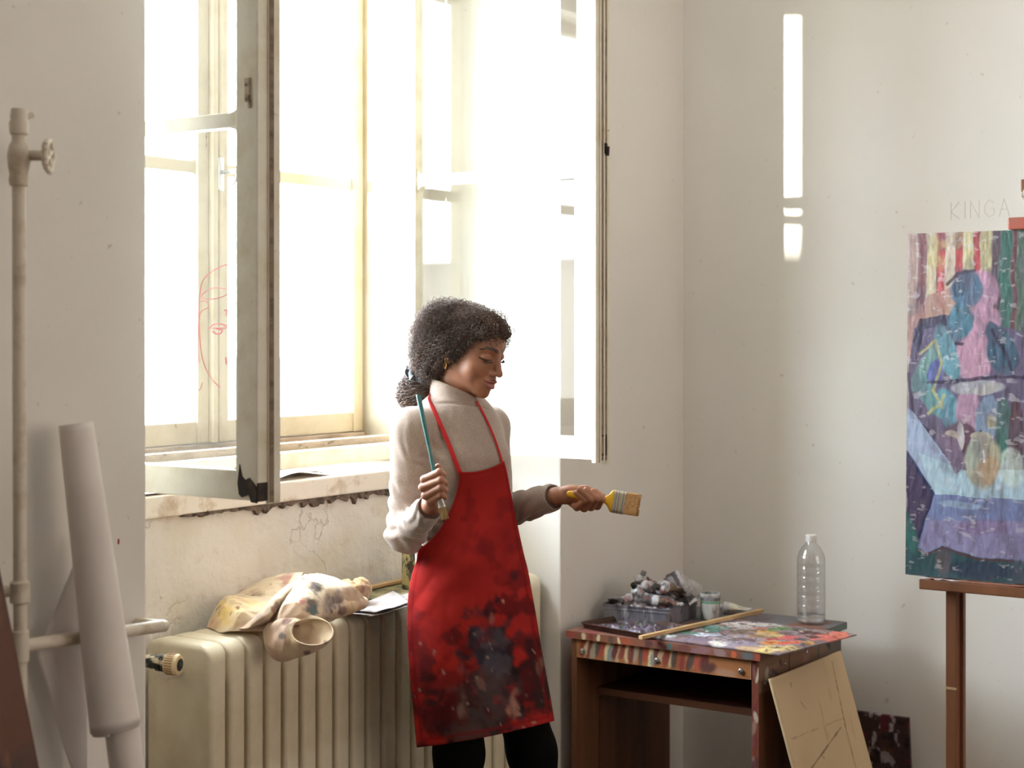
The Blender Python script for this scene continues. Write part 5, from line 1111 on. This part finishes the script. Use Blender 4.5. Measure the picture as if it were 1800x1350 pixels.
# ---- sweater
def cutplane(P, c, n): return (P-np.array(c, np.float32))@np.array(n/np.linalg.norm(n), np.float32)
colB, colT = J(800, 735, 4.10), J(799, 662, 4.09)
def sweater(P):
    g = .0075
    P = P.astype(np.float32)
    f1 = fbm(P*np.array((1, 1, .45), np.float32), 9, 3)
    d = smin(torso(P, g), arms(P, g+.003), .022)
    # folds around the elbows, forearms and armpits
    for c_, R_, A_, fr, dr in ((elR, .13, .0062, 78, (.35, 0, 1.0)), (wrR, .09, .0035, 120, (-.6, 0, .8)), (elL*.5+wrL*.5, .10, .0045, 95, (1.0, 0, -.25)), (J(752, 790, 4.0), .08, .004, 85, (.9, 0, .5)), (J(815, 880, 4.0), .09, .0025, 90, (.15, 0, 1.0))):
        w_ = np.exp(-(np.linalg.norm(P-c_.astype(np.float32), axis=1)/R_)**2); ph = (P@np.array(dr, np.float32))*fr+fbm(P, 14, 2)*5
        d = d-w_*A_*1.5*np.abs(np.sin(ph))**1.3+w_*A_*.5
    d = d-f1*.004
    # cut the cuffs, hem
    for w_, e_ in ((wrR, elR), (wrL, elL)):
        ax_ = (w_-e_)/np.linalg.norm(w_-e_); near = np.linalg.norm(P-w_.astype(np.float32), axis=1) < .10; d = np.where(near, smax(d, cutplane(P, w_-ax_*.008, ax_), .003), d)
    d = np.maximum(d, -(P[:, 2]-.99))
    # shoulder seam
    # turtleneck: folded collar
    c_ = CAP(P, colB, colT, .0600, .0545); nrm = np.array((.40, .10, .90)); c_ = smax(c_, cutplane(P, J(803, 684, 4.09), nrm), .006)
    c_ = c_+.0022*np.abs(np.sin((P@np.array((.2, 0, 1), np.float32))*150+fbm(P, 18, 2)*6))
    fold_ = smax(CAP(P, colB, colT, .0668, .0600), np.maximum(cutplane(P, J(803, 685, 4.09), nrm), -cutplane(P, J(803, 724, 4.10), np.array((-.10, .1, .97)))), .0025)
    c_ = smin(c_, fold_, .001)
    d = smin(d, c_, .003)
    pl = cutplane(P, J(801, 729, 4.10), np.array((-.05, .38, .92))); A_ = (colT-colB)/np.linalg.norm(colT-colB); R_ = P-colB.astype(np.float32); rad_ = np.linalg.norm(R_-(R_@A_.astype(np.float32))[:, None]*A_.astype(np.float32), axis=1)
    return d+.0040*np.exp(-(pl/.0035)**2)*sst(-.095, -.072, -rad_)
lo, hi = bounds([shR, shL, elR, wrR, wrL, colT, J(826, 1030, 4.1)], .115)
Vw, Fw = sdf_mesh(sweater, lo, hi, .0036)
swm, nt_, bs_ = newmat('heather_knit'); N_, L_ = nt_.nodes, nt_.links; bs_.inputs['Roughness'].default_value = .95; bs_.inputs['Sheen Weight'].default_value = .35; bs_.inputs['Sheen Roughness'].default_value = .5; bs_.inputs['Specular IOR Level'].default_value = .15
tc = N_.new('ShaderNodeTexCoord'); n1 = N_.new('ShaderNodeTexNoise'); n1.inputs['Scale'].default_value = 420; n1.inputs['Detail'].default_value = 3; mp_ = N_.new('ShaderNodeMapping'); mp_.inputs['Scale'].default_value = (1, 1, 2.6)
L_.new(tc.outputs['Object'], mp_.inputs[0]); L_.new(mp_.outputs[0], n1.inputs[0])
rp = N_.new('ShaderNodeValToRGB'); rp.color_ramp.elements[0].position = .3; rp.color_ramp.elements[0].color = (*lin(140, 122, 112), 1); rp.color_ramp.elements[1].position = .7; rp.color_ramp.elements[1].color = (*lin(188, 170, 158), 1)
L_.new(n1.outputs[0], rp.inputs[0]); L_.new(rp.outputs[0], bs_.inputs['Base Color']); bp_ = N_.new('ShaderNodeBump'); bp_.inputs['Strength'].default_value = .35; bp_.inputs['Distance'].default_value = .0015; L_.new(n1.outputs[0], bp_.inputs['Height']); L_.new(bp_.outputs[0], bs_.inputs['Normal'])
fast_mesh('sweater', toroom(Vw), Fw, swm, person)
for w_, e_ in ((wrR, elR), (wrL, elL)):
    ax_ = (w_-e_)/np.linalg.norm(w_-e_); T = Vector(CW(*ax_)).to_track_quat('Z', 'Y').to_matrix().to_4x4(); m = MB()
    m.lathe([(.0232, -.004), (.0290, -.004), (.0302, 0), (.0290, .003), (.0232, .003)], ww(w_-ax_*.010), 32, T); m.build('cuff', mat('cuff_dark', (92, 72, 66), .9), person, True)

# ---- trousers and shoes
def trousers(P):
    d = smin(legs(P, .006), sd_ell(P, J(826, 1035, 4.115), (.156, .118, .15), RT), .04); d = d-np.abs(fbm(P*np.array((1, 1, .6), np.float32), 14, 3))*.006
    return np.maximum(np.maximum(d, P[:, 2]-1.03), -(P[:, 2]-.075))
lo, hi = bounds([hipR, hipL, knR, knL, anR, anL, J(826, 900, 4.1)], .14)
Vt, Ft = sdf_mesh(trousers, lo, hi, .0075); fast_mesh('trousers', toroom(Vt), Ft, mat('black_trousers', (9, 8, 9), .95, 0, None, (120, .3, .002), .1), person)
M['shoe'] = mat('black_shoes', (20, 19, 19), .5)
for w_ in (anR, anL): Vt, Ft = sdf_mesh(lambda P: feet(P, w_), *bounds([w_*np.array((1, 1, 0)), w_*np.array((1, 1, 0))+np.array((.14, -.16, .1))], .09), .006); fast_mesh('shoe', toroom(Vt), Ft, M['shoe'], person)

# ---- apron
Lp = [(808, 829), (806, 850), (800, 875), (790, 900), (777, 925), (757, 950), (737, 968), (731, 990), (724, 1012), (719, 1040), (716, 1075), (716, 1110), (719, 1160), (723, 1210), (728, 1260), (733, 1314)]
Rp = [(886, 811), (892, 835), (896, 858), (901, 883), (906, 908), (911, 932), (916, 955), (921, 977), (927, 1000), (932, 1028), (938, 1060), (944, 1095), (951, 1138), (959, 1182), (967, 1225), (974, 1267)]
vL = [4.00, 4.00, 4.00, 4.00, 4.00, 4.015, 4.03, 4.02, 4.01, 4.00, 3.99, 3.985, 3.98, 3.98, 3.98, 3.98]; vR = [4.07, 4.08, 4.09, 4.10, 4.10, 4.10, 4.10, 4.10, 4.10, 4.10, 4.10, 4.10, 4.105, 4.11, 4.115, 4.12]
nr, ns = 150, 90
def cr1(A, t):
    A = np.array(A, float); n = len(A); s_ = t*(n-1); i = np.minimum(s_.astype(int), n-2); f = s_-i; a, b, c, d = A[np.maximum(i-1, 0)], A[i], A[i+1], A[np.minimum(i+2, n-1)]
    if A.ndim > 1: f = f[:, None]
    return .5*((2*b)+(-a+c)*f+(2*a-5*b+4*c-d)*f*f+(-a+3*b-3*c+d)*f**3)
tr_ = np.linspace(0, 1, nr); L2, R2, v1, v2 = cr1(Lp, tr_), cr1(Rp, tr_), cr1(vL, tr_), cr1(vR, tr_); s = np.linspace(0, 1, ns)
X = L2[:, None, 0]*(1-s)+R2[:, None, 0]*s; Y = L2[:, None, 1]*(1-s)+R2[:, None, 1]*s
sag = (4*s*(1-s))[None]; Y = Y+sag*np.where(tr_ < .1, 7*(1-tr_/.1), 0)[:, None]+sag*(5*sst(.9, 1, tr_))[:, None]
bul = .045+.075*sst(.15, .5, tr_); D = v1[:, None]*(1-s)+v2[:, None]*s-bul[:, None]*np.sin(np.pi*np.clip(s, 0, 1))**.8
def clothed(P): return smin(sweater(P), trousers(P), .01)
V0 = np.full(X.shape, 3.75).ravel(); Xr, Yr = X.ravel(), Y.ravel(); act = np.ones(len(V0), bool)
for it in range(34):
    P = np.stack([(Xr-900)*V0/FPX, V0, CAM_H-(Yr-583)*V0/FPX], 1).astype(np.float32); dd = clothed(P); dd = np.clip(dd, -.02, .03); V0 = np.where(act, V0+dd*.85, V0); act &= V0 < 4.3
hit = V0.reshape(X.shape); hit = np.where(hit > 4.28, 9, hit)-.011
D = np.minimum(D, hit)
for it in range(60):
    Dn = D.copy(); Dn[1:-1, 1:-1] = (D[:-2, 1:-1]+D[2:, 1:-1]+D[1:-1, :-2]+D[1:-1, 2:])/4; Dn[0, 1:-1] = (D[0, :-2]+D[0, 2:]+2*D[1, 1:-1])/4; Dn[-1, 1:-1] = (D[-1, :-2]+D[-1, 2:]+2*D[-2, 1:-1])/4; Dn[1:-1, 0] = (D[:-2, 0]+D[2:, 0])/2; Dn[1:-1, -1] = (D[:-2, -1]+D[2:, -1])/2
    D = np.minimum(Dn, hit) if it < 50 else np.minimum(Dn, hit+.004)
tt2 = np.broadcast_to(tr_[:, None], X.shape)
fold = .014*np.sin((X-700)/26+np.sin(Y/70)*1.2)*sst(.45, 1, tt2)+.004*n2(X, Y, .018, 3, 2)+.006*np.abs(n2(X*.5+Y*.35, Y*.12, .03, 3, 9))*2*sst(.05, .2, tt2)+.004*np.sin((X+Y*.6)/14)*sst(.25, .4, tt2)*(1-sst(.45, .6, tt2))
D = D-np.abs(fold)*.9
P = np.stack([(X-900)*D/FPX, D, CAM_H-(Y-583)*D/FPX], -1).reshape(-1, 3)
C = np.tile(np.array(lin(160, 40, 36)), (nr, ns, 1)); C = mixc(C, (136, 32, 32), sst(-.1, .4, n2(X, Y, .02, 4, 1))*.6)
def ap(C, cx, cy, rx, ry, col, op, seed, wob=1.25, f=.05, soft=.35):
    d_ = np.sqrt(((X-cx)/rx)**2+((Y-cy)/ry)**2)+n2(X, Y, f, 6, seed)*wob; return mixc(C, col, (1-sst(1-soft, 1+soft*.5, d_))*op)
for k, (cx, cy, rx, ry, c, op) in enumerate(((870, 1190, 52, 110, (52, 44, 48), .95), (855, 1140, 40, 40, (50, 48, 58), .8), (935, 1185, 40, 60, (36, 28, 30), .9), (820, 1260, 60, 55, (58, 46, 44), .8), (765, 1265, 36, 46, (52, 30, 32), .75), (742, 1180, 20, 36, (90, 30, 32), .6), (900, 1070, 36, 24, (66, 22, 26), .7), (800, 1115, 22, 14, (60, 34, 34), .7),
    (862, 1072, 10, 14, (50, 28, 34), .8), (905, 1020, 18, 22, (86, 26, 30), .6), (902, 1012, 6, 8, (50, 36, 44), .8), (925, 1130, 30, 30, (60, 28, 30), .6), (790, 1200, 34, 36, (70, 28, 30), .5), (960, 1215, 16, 40, (50, 36, 34), .8), (838, 965, 26, 16, (110, 28, 34), .4), (822, 910, 22, 12, (120, 28, 34), .4), (895, 950, 14, 20, (120, 30, 34), .4), (745, 985, 10, 8, (104, 34, 40), .5), (740, 1082, 10, 8, (90, 30, 34), .4),
    (845, 1200, 8, 12, (150, 110, 98), .8), (818, 1215, 9, 16, (130, 78, 70), .7), (900, 1240, 10, 24, (170, 120, 104), .8), (812, 1250, 12, 16, (130, 104, 94), .7), (864, 1086, 4, 10, (140, 92, 88), .7), (862, 1122, 24, 16, (86, 76, 82), .6), (870, 1165, 24, 22, (80, 76, 86), .7), (950, 1175, 8, 20, (120, 96, 84), .6), (884, 1056, 3, 4, (190, 130, 110), .8), (820, 1290, 50, 12, (84, 62, 56), .5), (848, 1230, 50, 60, (84, 72, 72), .5))):
    C = ap(C, cx, cy, rx, ry, c, op, k)
C = mixc(C, (66, 26, 28), sst(.02, .32, n2(X, Y, .03, 5, 40))*sst(1060, 1200, Y)*.85); C = mixc(C, (150, 120, 112), sst(.34, .44, n2(X, Y, .12, 4, 50))*sst(1080, 1150, Y)*.8)
C = mixc(C, (96, 26, 30), sst(.16, .4, n2(X, Y, .03, 4, 60))*.45)
hem = np.minimum(np.minimum(tr_[:, None]*nr*3.2, (1-tr_)[:, None]*nr*3.2)+s[None]*0, np.minimum(s, 1-s)[None]*ns*2.4+tr_[:, None]*0); C = mixc(C, (120, 20, 24), ((hem > 7) & (hem < 10)).astype(float)*.55)
i = np.arange(nr*ns).reshape(nr, ns); Fa = np.stack([i[:-1, :-1], i[1:, :-1], i[1:, 1:], i[:-1, 1:]], -1).reshape(-1, 4)
M['apron'] = vcmat('stained_cotton', .95, (300, .3, .001), .08, 0)
ao = fast_mesh('apron', toroom(P), Fa, M['apron'], person, C.reshape(-1, 3)); md = ao.modifiers.new('t', 'SOLIDIFY'); md.thickness = .0022; md.offset = 0
def onbody(x, y, off=.004, v0=3.75):
    v = v0
    for _ in range(40):
        p = np.array([[(x-900)*v/FPX, v, CAM_H-(y-583)*v/FPX]], np.float32); d_ = float(sweater(p)[0])
        if v > 4.35: return None
        v += max(-.02, min(.03, d_))*.85
    return J(x, y, v-off)
M['strap'] = mat('red_strap', (184, 32, 32), .85)
for pts_, r_ in (([(809, 832), (803, 816), (797, 800), (790, 782), (782, 763), (773, 742), (765, 724), (759, 711), (755, 702)], .0030), ([(883, 813), (880, 798), (875, 783), (868, 764), (860, 746), (852, 729), (845, 716), (839, 707)], .0024)):
    Q3 = [onbody(x, y, .004) for x, y in pts_]; Q3 = [q for q in Q3 if q is not None]
    
    for _ in range(4): Q3 = [Q3[0]]+[(Q3[k-1]+2*Q3[k]+Q3[k+1])/4 for k in range(1, len(Q3)-1)]+[Q3[-1]]
    Q3 = [q+np.array((0, -1., 0))*max(0, .0068-float(sweater(q[None].astype(np.float32))[0]))*1.15 for q in Q3]
    for _ in range(1): Q3 = [Q3[0]]+[(Q3[k-1]+2*Q3[k]+Q3[k+1])/4 for k in range(1, len(Q3)-1)]+[Q3[-1]]
    e_ = Q3[-1]; Q3 += [e_+np.array((0, .03, .006))*k for k in (1, 2)]
    nrm = Vector(CW(*(F_ax*.6+np.array((0, -.4, 0)))))
    m = MB(); m.tube([ww(q) for q in Q3], [r_*.55]*len(Q3), 10, flat=3.6 if r_ > .0025 else 2.2, up=nrm); m.build('apron_strap', M['strap'], person, True)
m = MB(); kk = [J(743, 962, 4.0), J(735, 958, 4.01), J(731, 966, 4.02), J(737, 972, 4.01), J(744, 966, 4.0)]; m.tube([ww(q) for q in kk], .0028, 8); m.tube([ww(J(738, 966, 4.0)), ww(J(728, 968, 4.06)), ww(J(735, 972, 4.14))], .003, 8); m.build('apron_tie', M['strap'], person, True)

# ---- hair
def hairvol(P, noise=True):
    Q = (P-HC.astype(np.float32))@RH
    d = sd_ell(Q, (0, -.030, .005), (.081, .096, .059)); d = smin(d, sd_ell(Q, (0, -.076, -.010), (.074, .066, .080)), .03)
    d = smin(d, sd_ell(Q, (0, .016, .044), (.064, .060, .032)), .02)
    d = smin(d, sd_ell(Q, (.038, -.062, -.060), (.034, .046, .044)), .02); d = smin(d, sd_ell(Q, (-.03, -.062, -.055), (.034, .046, .044)), .02)
    zc = Q[:, 2]; ax = np.abs(Q[:, 0])
    line = .073+(zc-.050)*np.where(zc > .052, .15, .80)-(ax/.06)**2*.012+fbm(P, 35, 3)*.016
    d = smax(d, Q[:, 1]-line, .012)
    if noise: d = d-fbm(P, 22, 4)*.014-np.abs(fbm(P, 55, 3))*.008
    return d
BUN = J(733, 690, 4.135)
def bunvol(P, noise=True):
    d = smin(sd_ell(P, BUN, (.041, .040, .042)), sd_ell(P, J(744, 668, 4.12), (.028, .028, .028)), .015)
    if noise: d = d-fbm(P, 34, 4)*.008-np.abs(fbm(P, 70, 3))*.005
    return d
def hcol(V, s_=0): C = np.tile(np.array(lin(54, 42, 38)), (len(V), 1)); C = mixc(C, (96, 74, 64), sst(-.1, .3, fbm(V+s_, 16, 3))*.7); return mixc(C, (30, 24, 24), sst(0, .3, fbm(V+s_+5, 60, 3))*.7)
lo, hi = bounds([hl((0, -.15, 0)), hl((0, .08, .11)), hl((.09, 0, 0)), hl((-.09, 0, 0)), hl((0, -.05, -.11))], .03)
Vr, Fr = sdf_mesh(hairvol, lo, hi, .0030)
Vb, Fb = sdf_mesh(bunvol, BUN-.075, BUN+.075, .0028)
hm_ = vcmat('curly_hair', .55, None, .35, .3)
def grad(fn, P, e=.002):
    g = np.stack([fn(P+np.eye(3, dtype=np.float32)[k]*e)-fn(P-np.eye(3, dtype=np.float32)[k]*e) for k in range(3)], 1); return g/np.maximum(np.linalg.norm(g, axis=1, keepdims=True), 1e-6)
def strands(fn, start, flow, n, steps, step, amp, rad, seed, lift=.002, freq=(420, 620)):
    R = np.random.RandomState(seed); P = start[R.randint(0, len(start), n)].astype(np.float32)+R.normal(0, .002, (n, 3)).astype(np.float32); pts = []; ph = R.rand(n)*6.28; fq = R.uniform(*freq, n); am = amp*R.uniform(.5, 1.5, n); L0 = R.uniform(-.002, lift*2, n).astype(np.float32)
    for k in range(steps):
        g = grad(fn, P); d = fn(P); P = P-g*(d-L0)[:, None]*.8; f = flow(P); f = f-g*(f*g).sum(1, keepdims=True); f /= np.maximum(np.linalg.norm(f, axis=1, keepdims=True), 1e-6); sd = np.cross(g, f)
        q = ph+k*step*fq; pts.append((P+sd*(np.sin(q)*am)[:, None]+g*(np.cos(q*1.0)*am*.8)[:, None], g, sd)); P = (P+f*step+sd*(R.normal(0, .0006, n)[:, None])).astype(np.float32)
    V = []; F = []; rr = rad*R.uniform(.6, 1.3, n)
    for k, (p, g, sd) in enumerate(pts):
        tp = rr*(1-.75*(k/(steps-1))**2); 
        for j in range(3): a = 2*math.pi*j/3; V.append(p+(g*math.cos(a)+sd*math.sin(a))*tp[:, None])
    V = np.stack(V, 1)  # n, steps*3, 3
    b = (np.arange(n)*steps*3)[:, None, None]; k = np.arange(steps-1)[None, :, None]*3; j = np.arange(3)[None, None]; j2 = (j+1) % 3
    F = np.stack([b+k+j, b+k+j2, b+k+3+j2, b+k+3+j], -1).reshape(-1, 4)
    C = hcol(V[:, 0]*1.0, seed); t = R.rand(n)[:, None]**1.6; C = C*(1-.8*t)+np.array(lin(150, 118, 102))*(.8*t)*.9; C = np.repeat(C, steps*3, 0)
    return V.reshape(-1, 3), F, C
fh = lambda P: hairvol(P, False); fb = lambda P: bunvol(P, False)
tie = J(741, 664, 4.12).astype(np.float32)
S1 = strands(fh, Vr[Vr[:, 1] < HC[1]+.08], lambda P: (tie-P)+np.array((0, 0, -.03), np.float32), 3400, 20, .0044, .0046, .0017, 1, .007, (260, 400))
zf = ((Vr-HC)@RH.astype(float)); fr_ = Vr[(zf[:, 1] > .035) & (zf[:, 2] > .02)]
S1b = strands(fh, Vr[Vr[:, 1] < HC[1]+.08], lambda P: (tie-P)+np.array((0, 0, -.03), np.float32), 2600, 16, .0044, .0050, .0007, 11, .013, (300, 560))
S2 = strands(fh, fr_, lambda P: hY.astype(np.float32)+np.array((0, 0, -.5), np.float32), 700, 14, .0034, .0036, .0009, 2, .008, (420, 640))
S3 = strands(fb, Vb, lambda P: np.cross(P-BUN.astype(np.float32), np.array((.3, -.5, .8), np.float32)), 1300, 16, .0042, .0040, .0015, 3, .006, (260, 420))
wisp = np.array([hl((.0, .085, .06)), hl((-.02, .09, .05)), hl((-.035, .085, .045)), hl((.01, .088, .055))], np.float32)
def joinm(L):
    V = []; F = []; C = []; n = 0
    for v, f, c in L: V.append(v); F.append(f+n); C.append(c); n += len(v)
    return np.vstack(V), np.vstack(F), np.vstack(C)
V_, F_, C_ = joinm([(Vr, Fr, hcol(Vr)), S1, S1b, S2]); fast_mesh('hair', toroom(V_), F_, hm_, person, C_)
V_, F_, C_ = joinm([(Vb, Fb, hcol(Vb)), S3]); fast_mesh('hair_bun', toroom(V_), F_, hm_, person, C_)
m = MB(); c0 = J(738, 662, 4.115); ax_ = (BUN-hl((0, -.08, 0))); ax_ = Vector(CW(*ax_)).normalized(); Tq = ax_.to_track_quat('Z', 'Y').to_matrix(); pts_ = []
for k in range(49):
    a = 2*math.pi*k/48; rr_ = .034+.004*math.sin(9*a); pts_.append(ww(c0)+Tq @ Vector((math.cos(a)*rr_, math.sin(a)*rr_, .004*math.sin(7*a+1))))
m.tube(pts_, [.0085+.0022*math.sin(k*2.3) for k in range(49)], 10, cap=False); m.build('hair_tie', mat('scrunchie', (34, 40, 46), .5, 0, (60, (70, 80, 90), .5, .7), None, .5, .4), person, True)
# earrings
M['gold'] = mat('gold', (222, 172, 110), .25, .9)
for (yy, zz, R0) in ((-.014, -.040, .0100), (-.006, -.054, .0090)):
    m = MB(); c_ = hl((.074, yy, zz)); m.tube([ww(c_+hX*.25*R0*math.cos(a)+hY*R0*math.cos(a)*.55+np.array((0, 0, 1))*R0*math.sin(a)) for a in [2*math.pi*k/24 for k in range(25)]], .0013, 8, cap=False); m.build('earring', M['gold'], person, True)

# ------------------------------------------------------------------ brushes in her hands
b0, b1 = J(735, 693, 3.775), J(771.5, 868, 3.770); b2, b3 = J(777, 892, 3.768), J(782, 913, 3.768)
tb = empty('flat_brush', ww((b0+b1)/2), 'long teal handled flat paintbrush held upright in her right fist, bristles down', 'paintbrush')
m = MB(); pts_ = [b0+(b1-b0)*t for t in (0, .02, .3, .6, .85, 1.0)]; m.tube([ww(p) for p in pts_], [.0045, .0056, .0050, .0044, .0052, .0045], 14); m.build('handle', mat('teal_paint', (58, 116, 116), .4, 0, (12, (92, 128, 122), .5, .65)), tb, True)
m = MB(); d_ = (b2-b1); sdv = np.array((.97, -.2, .2)); 
def flatseg(m, a, b, wa, wb, ta, tb_, side):
    a, b = np.array(a), np.array(b); ax_ = (b-a)/np.linalg.norm(b-a); s1 = side-ax_*(side@ax_); s1 /= np.linalg.norm(s1); s2 = np.cross(ax_, s1)
    R_ = []
    for p, w_, t_ in ((a, wa, ta), (b, wb, tb_)):
        R_.append([ww(p+s1*w_*math.copysign(abs(math.cos(q))**.6, math.cos(q))+s2*t_*math.copysign(abs(math.sin(q))**.6, math.sin(q))) for q in [2*math.pi*k/20+.001 for k in range(20)]])
    skin_rings(m, R_)
flatseg(m, b1, b2, .0048, .0088, .0048, .0030, sdv); m.build('ferrule', mat('ferrule_silver', (196, 192, 188), .35, .7, (30, (230, 228, 224), .5, .6)), tb, True)
m = MB(); flatseg(m, b2, b3, .0086, .0100, .0028, .0022, sdv); m.build('bristles', mat('bristle_tan', (168, 134, 86), .8, 0, (90, (120, 92, 60), .4, .6, (3, 3, .3))), tb, True)
yb = empty('wide_brush', ww(J(1060, 878, 4.01)), 'wide yellow handled decorating brush held flat in her left hand, tan bristles to the right', 'paintbrush')
a0, a1, a2, a3 = J(996, 867, 4.012), J(1062, 878, 4.010), J(1078, 881, 4.010), J(1098, 884.5, 4.008); a4 = J(1125, 888.5, 4.005); side = np.array((.1, .15, 1.0))
dr = (a3-a0)/np.linalg.norm(a3-a0); s1 = side-dr*(side@dr); s1 /= np.linalg.norm(s1); s2 = np.cross(dr, s1)
m = MB(); R_ = []
for t, w_, th_ in ((0, .003, .003), (.03, .0065, .005), (.15, .0088, .006), (.3, .0085, .0065), (.5, .0060, .0065), (.72, .0058, .0065), (.80, .0075, .0062), (.88, .0135, .0062), (.94, .0235, .0065), (.965, .0275, .0072), (1.0, .0280, .0072)):
    p = a0+(a2-a0)*t; R_.append([ww(p+s1*w_*math.cos(q)+s2*th_*math.copysign(abs(math.sin(q))**.7, math.sin(q))) for q in [2*math.pi*k/28 for k in range(28)]])
skin_rings(m, R_); m.build('handle', mat('yellow_plastic', (236, 182, 36), .3, 0, None, None, .5, 0, .3), yb, True)
m = MB(); flatseg(m, a2-dr*.001, a3, .0280, .0275, .0078, .0074, s1); m.build('ferrule', mat('ferrule_tin', (214, 206, 190), .3, .75), yb, True)
m = MB()
for t in (.18, .42, .80): p = a2+(a3-a2)*t; flatseg(m, p-dr*.0008, p+dr*.0008, .0286, .0286, .0084, .0084, s1)
m.build('ferrule_ridge', mat('ridge_grey', (150, 140, 126), .4, .6), yb, True)
# bristle block made of many slightly splayed tufts
m = MB(); r = random.Random(3)
flatseg(m, a3, a4-dr*.006, .0270, .0272, .0068, .0060, s1)
for k in range(170):
    q = r.uniform(-1, 1); t_ = r.uniform(-1, 1); p = a3+s1*.026*q+s2*.0062*t_; e_ = a4+dr*r.uniform(-.003, .0008)+s1*(.0262*q+r.gauss(0, .0006))+s2*.0058*t_
    m.tube([ww(p), ww((p+e_)/2+s2*r.gauss(0, .0004)), ww(e_)], [.0011, .0010, .0006], 5)
m.build('bristles', mat('bristle_beige', (196, 154, 104), .85, 0, (60, (150, 112, 70), .45, .65)), yb, True)
